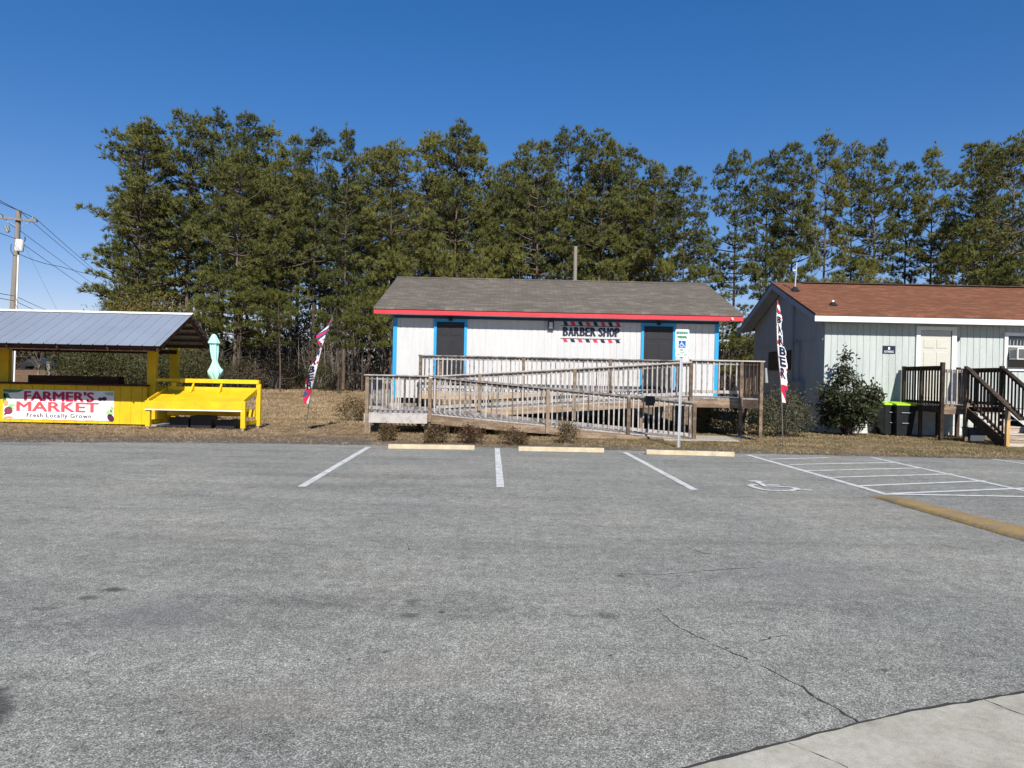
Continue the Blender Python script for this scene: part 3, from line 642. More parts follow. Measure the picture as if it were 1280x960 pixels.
def railing(x0, x1, y, zf, h=1.0, bz=0.09, mat='wood_grey', sp=0.133, cap=True, parent=None, w=0.035, balh=None, yaxis=False, nm='railing'):
    """rail section with cap, two boards and balusters in front of them"""
    par = parent or ramp
    def P(s, off, z): return (s, y + off, z) if not yaxis else (y + off, s, z)
    m_ = MB(); cap_ = MB(); low_ = MB()
    def sl(o0, o1, za, zb_, m_):
        pts = [P(x0, o0, zf(x0) + za), P(x1, o0, zf(x1) + za), P(x1, o0, zf(x1) + zb_), P(x0, o0, zf(x0) + zb_)]
        m_.prism(pts, (0, o1 - o0, 0) if not yaxis else (o1 - o0, 0, 0))
    if cap: sl(-0.075, 0.075, h - 0.036, h, cap_)
    sl(0.0, 0.036, h - 0.13, h - 0.038, m_); sl(0.0, 0.036, bz, bz + 0.085, low_)
    r_ = m_.build(nm, mat, par); low_.build('bottom_rail', mat, r_)
    if cap: cap_.build('rail_cap', mat, r_)
    n_ = max(1, int(round((x1 - x0 - 0.05) / sp)))
    for k in range(n_):
        s = x0 + (k + 0.5) * (x1 - x0) / n_ + rnd.uniform(-0.006, 0.006); z = zf(s); ln = rnd.uniform(-0.006, 0.006)
        za, zb_ = z + bz - 0.015, z + h - 0.04
        q = MB()
        if not yaxis: q.add([(s + a_ * w / 2 + (ln if t else 0), y - 0.037 + b_ * 0.035, zb_ if t else za) for t in (0, 1) for a_, b_ in ((-1, 0), (1, 0), (1, 1), (-1, 1))], [(0, 1, 2, 3), (7, 6, 5, 4), (0, 4, 5, 1), (1, 5, 6, 2), (2, 6, 7, 3), (3, 7, 4, 0)])
        else: q.box(y - 0.037, y - 0.002, s - w / 2, s + w / 2, za, zb_)
        q.build('baluster', mat, r_)
    return r_
# lower run
pxA = [458, 537.5, 685, 786, 868]
PA = [at(p_, 500, RY0).x for p_ in pxA]; PA[0] = XL0 + 0.05
for i, x in enumerate(PA):
    post(x, RY0 - 0.03, 0.0 if i in (0, 4) else max(0.0, zA(x) - 0.22), zA(x) + 0.97 - (0.035 if i < 4 else 0.04))
railing(PA[0] + 0.05, PA[1] - 0.05, RY0, zA, 1.0)
for a_, b_ in zip(PA[1:], PA[2:]): railing(a_ + 0.05, b_ - 0.05, RY0, zA, 0.99, 0.07)
# cap bridging over the posts
for f_, a_, b_, y_ in ((zA, PA[0] - 0.08, PA[1], RY0), (zA, PA[1], PA[4] + 0.06, RY0)):
    m_ = MB().prism([(a_, y_ - 0.085, f_(a_) + 0.972), (b_, y_ - 0.085, f_(b_) + 0.972), (b_, y_ - 0.085, f_(b_) + 1.004), (a_, y_ - 0.085, f_(a_) + 1.004)], (0, 0.16, 0)); m_.build('cap_rail', 'wood_grey', ramp)
post(XL1 - 0.1, RY0 + 0.25, -0.02, ZL - 0.28); post(XL0 + 0.1, RY0 + 0.02, -0.02, ZL - 0.27, w=0.1)
for px_ in (560, 620, 700): post(at(px_, 530, RY0 + 0.4).x, RY0 + 0.4, -0.02, zA(at(px_, 530, RY0).x) - 0.05)
# landing left side and rear
railing(RY0 + 0.06, RY2 - 0.05, XL0 + 0.03, lambda s: ZL, 1.0, yaxis=True)
post(XL0 + 0.05, RY2, -0.02, ZL + 0.97)
railing(XL0 + 0.1, at(524, 450, RY2).x - 0.06, RY2, lambda x: ZL, 1.0)
# middle run front rail
pxB = [600, 718.5, 863.6]; PB = [at(p_, 470, RY1).x for p_ in pxB]
PB = [XL1 + 0.0] + PB
for i, x in enumerate(PB): post(x, RY1 - 0.02, -0.02, zB(x) + 0.97 if i < 3 else ZD + 1.06)
for a_, b_ in zip(PB, PB[1:]): railing(a_ + 0.05, b_ - 0.05, RY1 + 0.01, zB, 0.99, 0.07)
m_ = MB().prism([(PB[0], RY1 - 0.08, zB(PB[0]) + 0.972), (PB[-1], RY1 - 0.08, zB(PB[-1]) + 0.972), (PB[-1], RY1 - 0.08, zB(PB[-1]) + 1.004), (PB[0], RY1 - 0.08, zB(PB[0]) + 1.004)], (0, 0.16, 0)); m_.build('cap_rail', 'wood_grey', ramp)
# upper walkway rail
pxC = [526, 654.6, 763, 850]; PC = [at(p_, 450, RY2).x for p_ in pxC]
for i, x in enumerate(PC): post(x, RY2 - 0.02, -0.02, ZD + 1.04)
for a_, b_ in zip(PC, PC[1:]): railing(a_ + 0.05, b_ - 0.05, RY2 + 0.01, lambda x: ZD, 1.06)
MB().box(PC[0] - 0.07, PC[-1] + 0.05, RY2 - 0.075, RY2 + 0.085, ZD + 1.032, ZD + 1.064).build('cap_rail', 'wood_grey', ramp)
post(PC[0] + 0.5, BY - 0.25, -0.02, ZD + 0.9)
# deck right
post(XR2, RY1 - 0.03, -0.05, ZD + 1.02); post(XR, RY1 - 0.03, -0.02, ZD + 1.02)
railing(PB[-1] + 0.06, XR2 - 0.06, RY1 + 0.0, lambda x: ZD, 1.06, 0.12, sp=0.16)
railing(XR2 + 0.06, XR - 0.06, RY1 + 0.0, lambda x: ZD, 1.06, 0.12, 'wood_dark', sp=0.09)  # end section's shaded look painted in with darker rails and balusters
MB().box(PB[-1] - 0.02, XR + 0.08, RY1 - 0.085, RY1 + 0.075, ZD + 1.026, ZD + 1.062).build('cap_rail', 'wood_grey', ramp)
railing(RY1 + 0.1, BY - 0.15, XR, lambda s: ZD, 1.03, 0.12, 'wood_post', yaxis=True)
post(XR, BY - 0.1, -0.02, ZD + 1.0)
for x, y in ((PB[-1], RY2), (XR, RY2 + 0.1), (XD - 1.3, RY1 + 0.5)): post(x, y, -0.02, ZD - 0.05)
m_ = MB().tube([(XR2, RY1 - 0.03, -0.02), (XR2, RY1 - 0.03, 0.07)], [0.24, 0.12], 14); m_.build('footing', 'concrete', ramp)
m_ = MB().tube([(XR + 0.11, RY1 - 0.05, ZD + 0.86), (XR + 0.14, RY1 - 0.05, ZD + 0.45)], [0.035, 0.05], 10); tag(m_.build('mailbox_tube', 'util'), 'grey plastic tube hung on the right end post of the deck', 'tube')
# concrete approach pad of the ramp
pad = MB().prism([(XE - 0.9, RY0 - 0.5, 0.0), (XE + 1.1, RY0 - 0.3, 0.0), (XE + 1.2, RY1, 0.0), (XE - 0.8, RY1, 0.0)], (0, 0, 0.05)); tag(pad.build('path', 'concrete'), kind='structure')
sk = MB(); xk = at(780, 540, RY0).x
for k in range(2): sk.prism([(xk - 1.3, RY0 - 0.12 - 0.05 * k, 0.02), (XE - 0.1, RY0 - 0.12 - 0.05 * k, 0.02), (XE - 0.1, RY0 - 0.12 - 0.05 * k, 0.05), (xk - 1.3, RY0 - 0.12 - 0.05 * k, 0.17 - 0.06 * k)], (0, 0.05, 0))
sk.build('skirt_board', 'wood_rim', ramp)
# meter box on rail
p = at(813, 500, RY0 - 0.12)
mbx = root('sack_on_rail', (p.x, p.y, p.z), 'small black cloth bundle hung over the lower ramp handrail', 'bundle')
m_ = MB(); 
m_.box(p.x - 0.12, p.x + 0.12, RY0 - 0.13, RY0 + 0.1, zA(p.x) + 1.008, zA(p.x) + 1.03); m_.box(p.x - 0.13, p.x + 0.10, RY0 - 0.15, RY0 - 0.115, zA(p.x) + 0.78, zA(p.x) + 1.03)
m_.box(p.x - 0.05, p.x + 0.12, RY0 - 0.165, RY0 - 0.152, zA(p.x) + 0.84, zA(p.x) + 1.0)
m_.build('cloth', 'black', mbx, 0.02)

# utility cabinet behind landing
p = at(476, 490, 21.8)
cb = root('utility_box', (p.x, 21.8, 0), 'grey-green utility box on a stand left of the shop corner', 'utility box')
MB().box(p.x - 0.29, p.x + 0.27, 21.75, 22.1, 0.72, 1.38).build('cabinet', 'util', cb, 0.01)
MB().box(p.x - 0.2, p.x - 0.12, 21.8, 21.9, -0.02, 0.718).box(p.x + 0.1, p.x + 0.18, 21.8, 21.9, -0.02, 0.718).build('stand', 'wood_post', cb)
MB().box(p.x - 0.22, p.x + 0.2, 21.735, 21.748, 0.8, 1.3).build('cover_panel', 'util', cb)

# reserved parking sign
bp = gnd(848, 560); tp = at(852.5, 412, bp.y)
sg = root('parking_sign', bp, 'white reserved parking sign with blue wheelchair square on a galvanised post', 'sign')
ax = (tp - Vector((bp.x, bp.y, 0))).normalized()
def onp(z): return Vector((bp.x, bp.y, 0)) + ax * (z / ax.z)
m_ = MB(); a_, b_ = onp(-0.1), onp(tp.z)
for off, w_, h_ in ((0, 0.03, 0.012),): m_.beam(a_, b_, 0.055, 0.02, (1, 0, 0))
m_.beam(a_ + Vector((-0.025, -0.018, 0)), b_ + Vector((-0.025, -0.018, 0)), 0.012, 0.02, (1, 0, 0)); m_.beam(a_ + Vector((0.025, -0.018, 0)), b_ + Vector((0.025, -0.018, 0)), 0.012, 0.02, (1, 0, 0))
m_.build('pole', 'galv', sg)
def plate(pxa, pya, pxb, pyb, nm):
    A_ = at(pxa, pya, bp.y - 0.04); B_ = at(pxb, pyb, bp.y - 0.04); r = 0.03
    pts = []
    for cx, cz, a0 in ((B_.x - r, A_.z - r, 0), (A_.x + r, A_.z - r, 90), (A_.x + r, B_.z + r, 180), (B_.x - r, B_.z + r, 270)):
        for k in range(5): pts.append((cx + r * math.cos(R(a0 + k * 22.5)), bp.y - 0.05, cz + r * math.sin(R(a0 + k * 22.5))))
    pb = MB().prism(pts, (0, 0.004, 0)).build(nm, 'sign_white', sg); return A_, B_, pb
A_, B_, pb = plate(844.3, 411.5, 861, 437, 'sign_plate')
xc = (A_.x + B_.x) / 2; w_ = B_.x - A_.x; zt_, zb_ = A_.z, B_.z; hh = zt_ - zb_; y_ = bp.y - 0.053
m_ = MB(); textfit(m_, 'RESERVED', xc - w_ * 0.40, xc + w_ * 0.40, zt_ - hh * 0.24, zt_ - hh * 0.11, y_, 0.10); textfit(m_, 'PARKING', xc - w_ * 0.34, xc + w_ * 0.34, zt_ - hh * 0.45, zt_ - hh * 0.32, y_, 0.10)
t_ = 0.006; x0_, x1_, z0_, z1_ = xc - w_ * 0.46, xc + w_ * 0.46, zb_ + hh * 0.03, zt_ - hh * 0.03
for q in ((x0_, x1_, z0_, z0_ + t_), (x0_, x1_, z1_ - t_, z1_), (x0_, x0_ + t_, z0_ + t_, z1_ - t_), (x1_ - t_, x1_, z0_ + t_, z1_ - t_)): m_.add([(q[0], y_, q[2]), (q[1], y_, q[2]), (q[1], y_, q[3]), (q[0], y_, q[3])], [(0, 1, 2, 3)])
m_.build('lettering', 'sign_green', pb)
s_ = w_ * 0.26; zc = zb_ + hh * 0.26
sq = MB().add([(xc - s_, y_, zc - s_), (xc + s_, y_, zc - s_), (xc + s_, y_, zc + s_), (xc - s_, y_, zc + s_)], [(0, 1, 2, 3)]).build('symbol_square', 'sign_blue', pb)
def flat(m_, pts_, w, y):
    for a_, b_ in zip(pts_, pts_[1:]):
        a_ = Vector(a_); b_ = Vector(b_); d = (b_ - a_).normalized(); nn = Vector((-d.y, d.x)) * w / 2
        m_.add([(p_.x, y, p_.y) for p_ in (a_ + nn, a_ - nn, b_ - nn, b_ + nn)], [(0, 1, 2, 3)])
m_ = MB(); U = lambda u, v_: (xc + u * s_, zc + v_ * s_)
flat(m_, [U(-0.15, 0.75), U(-0.15, 0.55)], 0.22 * s_, y_ - 0.002); flat(m_, [U(-0.15, 0.5), U(-0.1, -0.1), U(0.35, -0.1), U(0.55, -0.6), U(0.75, -0.55)], 0.17 * s_, y_ - 0.0025)
flat(m_, [U(-0.15 + 0.48 * math.cos(R(a)), -0.25 + 0.48 * math.sin(R(a))) for a in range(110, 350, 20)], 0.15 * s_, y_ - 0.003)
flat(m_, [U(-0.12, 0.25), U(0.25, 0.25)], 0.13 * s_, y_ - 0.0035)
m_.build('wheelchair_symbol', 'sign_white', sq)
A_, B_, pb = plate(844.6, 438.3, 860, 446, 'sign_plate')
xc = (A_.x + B_.x) / 2; w_ = B_.x - A_.x; hh = A_.z - B_.z; m_ = MB()
textfit(m_, 'MAXIMUM', xc - w_ * 0.2, xc + w_ * 0.2, A_.z - hh * 0.45, A_.z - hh * 0.22, y_, 0.01); textfit(m_, 'PENALTY $250', xc - w_ * 0.4, xc + w_ * 0.4, B_.z + hh * 0.2, B_.z + hh * 0.43, y_, 0.01)
m_.build('lettering', 'sign_green', pb)

# ------------------------------------------------------------------ right house
HX0, HX1, HY, HB = 9.87, 24.0, 22.8, 29.4
hr = root('house', (15, HY, 0), 'pale green board house with rust red shingle roof and white fascia', 'building')
HE, HR_, HYR, HYE = 3.70, 5.16, 26.1, 22.3; hs = (HR_ - HE) / (HYR - HYE); FX0 = 9.33
mb = MB(); boards_x(mb, HX0, HX1, HY, 0.93, 3.60, 0.205)
tf = lambda y: HE - 0.07 + hs * (min(y, 2 * HYR - y) - HYE)
boards_y(mb, HX0, HY + 0.13, HB, 0.93, tf, 0.205, -1); mb.box(HX0, HX1, HB, HB + 0.1, 0.93, 3.6); mb.build('wall', 'green_siding', hr)
m_ = MB().box(HX0 - 0.03, HX0 - 0.001, HY + 0.1, HB, 2.98, 3.02); m_.build('belt_trim', 'green_siding', hr)
m_ = MB()
k = 0
for zr in range(5):
    x = HX0 + 0.04 - (0.2 if zr % 2 else 0)
    while x < HX1: 
        xa = max(HX0 + 0.04, x); m_.box(xa, min(HX1, x + 0.395), HY + 0.04, HY + 0.2, -0.06 + zr * 0.2, -0.06 + zr * 0.2 + 0.19); x += 0.4
    y = HY + 0.21
    while y < HB: m_.box(HX0 + 0.04, HX0 + 0.2, y, min(HB, y + 0.395), -0.06 + zr * 0.2, -0.06 + zr * 0.2 + 0.19); y += 0.4
m_.box(HX0 + 0.05, HX1, HY + 0.05, HY + 0.19, -0.1, 0.925); m_.box(HX0 + 0.05, HX0 + 0.19, HY + 0.2, HB, -0.1, 0.925)
m_.build('foundation', 'block', hr)
MB().box(HX0 + 0.02, HX0 + 0.039, 24.0, 24.35, 0.42, 0.62).build('crawl_vent', 'black', hr)
HXR = 25.0; th = 0.05
mb = MB(); mb.prism([(FX0, HYE - 0.03, HE), (HXR, HYE - 0.03, HE), (HXR, HYR, HR_), (FX0, HYR, HR_)], (0, 0, th)); mb.prism([(FX0, HYR, HR_), (HXR, HYR, HR_), (HXR, 2 * HYR - HYE, HE), (FX0, 2 * HYR - HYE, HE)], (0, 0, th))
rf2 = mb.build('roof', 'roof2', hr)
mb = MB().box(FX0 + 1.05, HXR, HYR - 0.15, HYR + 0.15, HR_ + th + 0.0, HR_ + th + 0.03); mb.build('ridge_cap', 'wood_dark', rf2)
MB().box(FX0, HXR, HYE, HYE + 0.03, HE - 0.19, HE - 0.003).build('fascia', 'white', hr)
M['slate_trim'] = mat_paint('slate_trim', (0.34, 0.37, 0.40), 0.6)
mb = MB()
for ya, yb in ((HYE + 0.035, HYR), (2 * HYR - HYE, HYR)): mb.prism([(FX0, ya, HE - 0.19), (FX0, yb, HR_ - 0.19), (FX0, yb, HR_ - 0.004), (FX0, ya, HE - 0.004)], (0.03, 0, 0))
mb.build('rake_board', 'slate_trim', hr)
mb = MB().box(FX0 + 0.03, HXR, HYE + 0.03, HY, HE - 0.17, HE - 0.14)
for ya, yb in ((HYE + 0.035, HYR - 0.001), (2 * HYR - HYE, HYR + 0.001)): mb.prism([(FX0 + 0.031, ya, HE - 0.05), (FX0 + 0.031, yb, HR_ - 0.05), (FX0 + 0.031, yb, HR_ - 0.03), (FX0 + 0.031, ya, HE - 0.03)], (0.5, 0, 0))
mb.build('soffit', 'slate_trim', hr)
# house door
dx0 = at(1149, 450, HY).x; dx1 = at(1187.5, 450, HY).x; zt_ = at(1168, 413.5, HY).z; zb_ = 1.10
d = MB().box(dx0, dx1, HY - 0.02, HY - 0.002, zb_, zt_).build('door', 'cream_door', hr)
pn = MB(); w = dx1 - dx0
for r0, r1 in ((0.10, 0.85), (0.97, 1.55), (1.68, 1.95)):
    for c in (0, 1):
        a_ = dx0 + 0.12 * w + c * 0.42 * w; pn.box(a_, a_ + 0.34 * w, HY - 0.034, HY - 0.0205, zb_ + r0, zb_ + min(r1, zt_ - zb_ - 0.1))
pn.build('panel', 'cream_door', d, 0.01)
m_ = MB(); m_.box(dx0 - 0.13, dx0 - 0.004, HY - 0.06, HY - 0.002, zb_, zt_ + 0.13); m_.box(dx1 + 0.02, dx1 + 0.16, HY - 0.06, HY - 0.002, zb_, zt_ + 0.13); m_.box(dx0 - 0.0035, dx1 + 0.0195, HY - 0.06, HY - 0.002, zt_ + 0.01, zt_ + 0.13); m_.build('door_frame', 'white', d)
MB().tube([(dx1 - 0.07, HY - 0.02, 2.05), (dx1 - 0.07, HY - 0.08, 2.05)], 0.035, 10).build('door_knob', 'black_metal', d)
MB().box(dx1 + 0.001, dx1 + 0.018, HY - 0.018, HY - 0.001, zb_, zt_).build('weatherstrip', 'black', d)
MB().box(dx1 + 0.21, dx1 + 0.27, HY - 0.05, HY - 0.002, 3.03, 3.13).build('door_bell', 'black', hr)
# window with AC
wx0 = at(1258.5, 440, HY).x; wx1 = at(1277.5, 440, HY).x + 0.12; wz1 = at(1268, 420, HY).z; wz0 = wz1 - 1.0
wn_ = MB().box(wx0, wx1, HY - 0.015, HY - 0.002, wz0, wz1).build('window', 'glassdark', hr)
m_ = MB(); m_.box(wx0 - 0.11, wx0, HY - 0.06, HY - 0.002, wz0 - 0.1, wz1 + 0.1); m_.box(wx1, wx1 + 0.11, HY - 0.06, HY - 0.002, wz0 - 0.1, wz1 + 0.1); m_.box(wx0 + 0.001, wx1 - 0.001, HY - 0.06, HY - 0.002, wz1, wz1 + 0.1); m_.box(wx0 + 0.001, wx1 - 0.001, HY - 0.06, HY - 0.002, wz0 - 0.1, wz0)
m_.box(wx0 + 0.002, wx1 - 0.002, HY - 0.05, HY - 0.016, wz1 - 0.36, wz1 - 0.31); m_.build('window_frame', 'white', wn_)
m_ = MB()
for k in range(5): m_.tube([(wx0 + 0.08 + k * 0.11, HY - 0.02, wz1 - 0.29), (wx0 + 0.09 + k * 0.11, HY - 0.02, wz1 - 0.12 - 0.02 * (k % 2))], [0.02, 0.012], 6)
m_.build('curtain', 'shade', wn_)
acz1 = wz1 - 0.40; acz0 = acz1 - 0.36
ac = root('window_air_conditioner', ((wx0 + wx1) / 2, HY, acz0), 'boxy white air conditioner sticking out of the house window', 'air conditioner')
ax0, ax1 = wx0 + 0.02, wx1 + 0.03; ay = HY - 0.45
MB().box(ax0, ax1, ay, HY - 0.065, acz0, acz1).build('casing', 'acwhite', ac, 0.01)
m_ = MB(); 
for k in range(14): m_.box(ax0 + 0.04, ax1 - 0.04, ay - 0.008, ay - 0.001, acz0 + 0.04 + k * 0.021, acz0 + 0.05 + k * 0.021)
m_.box(ax0 + 0.04, ax1 - 0.04, ay - 0.004, ay - 0.0005, acz0 + 0.035, acz1 - 0.035, 1); m_.build('grille', ['grey', 'black'], ac)
m_ = MB()
for k in range(9): m_.box(ax0 - 0.006, ax0 - 0.001, ay + 0.05, HY - 0.12, acz0 + 0.06 + k * 0.028, acz0 + 0.072 + k * 0.028)
m_.build('side_vent', 'black', ac)
# black notice on wall
p = at(1111, 437, HY)
ns = root('wall_notice', (p.x, HY, p.z), 'small black notice with white lettering on the pale green wall left of the door', 'sign')
MB().box(p.x - 0.20, p.x + 0.20, HY - 0.012, HY - 0.002, p.z - 0.13, p.z + 0.12).build('board', 'ink', ns)
m_ = MB(); textfit(m_, 'NO PARKING', p.x - 0.15, p.x + 0.15, p.z - 0.10, p.z - 0.03, HY - 0.014, 0.012)
m_.box(p.x - 0.025, p.x + 0.03, HY - 0.015, HY - 0.0135, p.z + 0.0, p.z + 0.08); m_.build('lettering', 'sign_white', ns)
# gable side: window, conduit, meter
def side_y(px_): # depth on the x = HX0 plane
    d_ = ray(px_, 460); return d_.y * HX0 / d_.x
gy0, gy1 = side_y(989), side_y(961)
MB().box(HX0 - 0.03, HX0 - 0.002, gy0, gy1, 2.05, 2.75).build('window', 'black', hr)
y = side_y(993); MB().tube([(HX0 - 0.08, y, 1.6), (HX0 - 0.08, y, 4.3)], 0.035, 8).build('service_conduit', 'util', hr)
y2 = side_y(1001); MB().tube([(HX0 - 0.08, y + 0.02, 3.05), (HX0 - 0.08, y2, 3.05), (HX0 - 0.08, y2, 1.55)], 0.03, 8).build('drain_conduit', 'util', hr)
y = side_y(1004); y3 = side_y(991); MB().box(HX0 - 0.18, HX0 - 0.002, y - 0.15, y3 - 0.25, 1.05, 1.65).build('meter_box', 'util', hr, 0.01)
MB().box(HX0 - 0.16, HX0 - 0.002, y3 - 0.15, y3 + 0.35, 1.15, 1.65).build('meter_box', 'util', hr, 0.01)
MB().tube([(HX0 - 0.05, HY + 0.4, 0.88), (HX0 - 0.05, HB - 1, 0.9)], 0.025, 6).build('pipe', 'util', hr)
# vents on roof
def roof_pt(px_, py_):
    d_ = ray(px_, py_); t = (HE + th - hs * HYE - CAM.z) / (d_.z - hs * d_.y); return CAM + d_ * t
p = roof_pt(993.5, 363.5)
vt = MB().tube([p + Vector((0, 0, -0.02)), p + Vector((0, 0, 0.14))], [0.17, 0.05], 12).build('vent_flashing', 'black', rf2)
tp_ = at(996, 328, p.y); vm = MB().tube([p + Vector((0, 0, 0.1)), tp_], 0.028, 8).build('vent_pipe', 'galv', rf2)
q = p.lerp(tp_, 0.72); MB().tube([q, q + Vector((-0.12, 0, 0.0))], 0.022, 6).build('pipe_bracket', 'white', rf2)
p = roof_pt(1041, 381.5)
MB().tube([p + Vector((0, 0, -0.02)), p + Vector((0, 0, 0.10))], [0.15, 0.06], 12).build('vent_flashing', 'black', rf2); MB().tube([p + Vector((0, 0, 0.09)), p + Vector((0, 0, 0.16))], 0.045, 10).build('vent_pipe', 'white', rf2)

# ------------------------------------------------------------------ house stoop with stairs
DX0, DX1, DY0, DY1, DZ = 12.28, 14.0, 20.65, 22.7, 1.04
dk = root('wooden_stoop', (13.2, 21.5, 0), 'dark stained wooden stoop with stairs at the pale green house', 'stoop')
m_ = MB(); y = DY0
while y < DY1: m_.box(DX0, DX1, y, min(DY1, y + 0.134), DZ - 0.035, DZ); y += 0.14
m_.build('floor_boards', 'wood_step', dk)
MB().box(DX0 - 0.02, 12.98, DY0 - 0.04, DY0 - 0.002, DZ - 0.26, DZ - 0.037).build('rim_board', 'wood_rim', dk)
MB().box(DX0 - 0.04, DX0 - 0.002, DY0, DY1, DZ - 0.22, DZ - 0.037).build('rim_board', 'wood_dark', dk)
MB().box(DX1 + 0.002, DX1 + 0.04, DY0, DY1, DZ - 0.22, DZ - 0.037).build('rim_board', 'wood_dark', dk)
def dpost(x, y, z0, z1, mat='wood_dark', w=0.10): MB().box(x - w / 2, x + w / 2, y - w / 2, y + w / 2, z0, z1).build('post', mat, dk, 0.005)
dpost(DX0 + 0.02, DY0 - 0.06, -0.02, DZ + 1.22); dpost(12.98, DY0 - 0.08, -0.02, DZ + 1.10, 'wood_post'); dpost(DX1, DY0 - 0.06, -0.02, DZ + 1.15)
dpost(DX0 + 0.02, DY1 - 0.1, -0.02, DZ + 1.14); dpost(DX1, DY1 - 0.1, -0.02, DZ + 1.14); dpost(DX0 + 0.05, 21.7, -0.02, DZ + 1.1, w=0.085); dpost(DX1, 21.7, -0.02, DZ + 1.1, w=0.085)
dpost(12.98, 21.9, -0.02, DZ - 0.05)
railing(DY0 + 0.02, DY1 - 0.16, DX0 + 0.0, lambda s: DZ, 1.12, 0.02, 'wood_dark', 0.135, parent=dk, yaxis=True)
railing(DX0 + 0.09, 12.92, DY0 - 0.05, lambda s: DZ, 1.06, 0.03, 'wood_grey', 0.12, parent=dk, cap=False, w=0.03)
railing(DY0 + 0.02, DY1 - 0.16, DX1 + 0.0, lambda s: DZ, 1.10, 0.02, 'wood_dark', 0.135, parent=dk, yaxis=True)
SY0 = 18.8; nst = 6
sz = lambda y: (y - SY0) / (DY0 - 0.1 - SY0) * DZ
for k in range(1, nst):
    yk = SY0 + (k - 1) * (DY0 - 0.1 - SY0) / (nst - 1); z = DZ * k / nst
    MB().box(13.04, DX1 - 0.06, yk, yk + 0.34, z - 0.036, z).build('stair_tread', 'wood_step', dk)
    MB().box(13.04, DX1 - 0.06, yk + 0.02, yk + 0.04, z - 0.036 - 0.125, z - 0.038).build('stair_riser', 'wood_step', dk) if k < 4 else None
for x in (13.0, DX1 - 0.02): MB().prism([(x - 0.018, SY0 + 0.02, -0.02), (x - 0.018, SY0 + 0.35, -0.02), (x - 0.018, DY0, DZ - 0.28), (x - 0.018, DY0, DZ - 0.0), (x - 0.018, SY0 + 0.02, 0.15)], (0.036, 0, 0)).build('stringer', 'wood_dark', dk)
for x in (12.96, DX1):
    f_ = lambda s: sz(s) + 0.05
    railing(SY0 + 0.08, DY0 - 0.14, x, f_, 1.06, 0.12, 'wood_dark', 0.14, parent=dk, yaxis=True, nm='stair_railing')
    MB().beam((x - 0.04, SY0 - 0.55, sz(SY0 - 0.55) + 1.09), (x - 0.04, DY0 - 0.12, sz(DY0 - 0.12) + 1.12), 0.09, 0.04).build('handrail', 'wood_dark', dk)
    dpost(x - 0.0, SY0, -0.02, 0.72, 'wood_new', 0.09); dpost(x, SY0 + 0.0, 0.722, sz(SY0) + 1.1, 'wood_post', 0.09)
# things under the stoop
p = gnd(1222, 553); tb = root('plastic_tub', (p.x, p.y, 0), 'grey square tub standing tilted under the house stoop', 'tub')
mt = MB(); cx, cy = p.x, p.y + 0.2
v0 = [(cx - 0.2, cy - 0.17, 0.0), (cx + 0.2, cy - 0.17, 0.02), (cx + 0.2, cy + 0.17, 0.02), (cx - 0.2, cy + 0.17, 0.0)]; v1 = [(cx - 0.20, cy - 0.22, 0.38), (cx + 0.27, cy - 0.22, 0.36), (cx + 0.27, cy + 0.22, 0.38), (cx - 0.20, cy + 0.22, 0.40)]
mt.add(v0 + v1, [(3, 2, 1, 0), (0, 1, 5, 4), (1, 2, 6, 5), (2, 3, 7, 6), (3, 0, 4, 7)]); mt.build('tub_body', 'tub', tb, 0.01)
MB().beam((cx - 0.21, cy - 0.23, 0.385), (cx + 0.28, cy - 0.23, 0.365), 0.02, 0.025).beam((cx - 0.21, cy + 0.23, 0.40), (cx + 0.28, cy + 0.23, 0.385), 0.02, 0.025).beam((cx - 0.21, cy - 0.23, 0.385), (cx - 0.21, cy + 0.23, 0.40), 0.02, 0.025).beam((cx + 0.28, cy - 0.23, 0.365), (cx + 0.28, cy + 0.23, 0.385), 0.02, 0.025).build('rim', 'tub', tb)
# wheelie bins
def bin_(cx, cy, rot, label, lime=True):
    r_ = root('wheelie_bin', (cx, cy, 0), label, 'bin', 'wheelie bins between the bush and the stoop')
    h = 0.96; b_, t_ = (0.23, 0.24), (0.31, 0.36)
    v0 = [(cx - b_[0], cy - b_[1], 0.05), (cx + b_[0], cy - b_[1], 0.05), (cx + b_[0], cy + b_[1], 0.05), (cx - b_[0], cy + b_[1], 0.05)]
    v1 = [(cx - t_[0], cy - t_[1], h), (cx + t_[0], cy - t_[1], h), (cx + t_[0], cy + t_[1], h), (cx - t_[0], cy + t_[1], h)]
    MB().add(v0 + v1, [(3, 2, 1, 0), (0, 1, 5, 4), (1, 2, 6, 5), (2, 3, 7, 6), (3, 0, 4, 7), (4, 5, 6, 7)]).build('body', 'bin', r_, 0.02)
    MB().prism([(cx - t_[0] - 0.02, cy - t_[1] - 0.03, h + 0.004), (cx - t_[0] - 0.02, cy + t_[1], h + 0.004), (cx - t_[0] - 0.02, cy + t_[1], h + 0.09), (cx - t_[0] - 0.02, cy, h + 0.11), (cx - t_[0] - 0.02, cy - t_[1] - 0.03, h + 0.05)], (2 * t_[0] + 0.04, 0, 0)).build('lid', 'lime', r_, 0.015)
    MB().box(cx - 0.16, cx + 0.16, cy - 0.375, cy - 0.345, 0.74, 0.76).build('front_bar', 'util', r_)
    MB().box(cx - 0.11, cx + 0.11, cy - 0.325, cy - 0.27, 0.42, 0.44).build('lift_bar', 'util', r_)
    for s in (-1, 1): MB().tube([(cx + s * 0.25, cy + 0.24, 0.12), (cx + s * 0.31, cy + 0.24, 0.12)], 0.12, 14).build('wheel', 'tyre', r_)
    MB().tube([(cx - 0.27, cy + 0.40, 0.9), (cx + 0.27, cy + 0.40, 0.9)], 0.016, 8).build('handle', 'bin', r_)
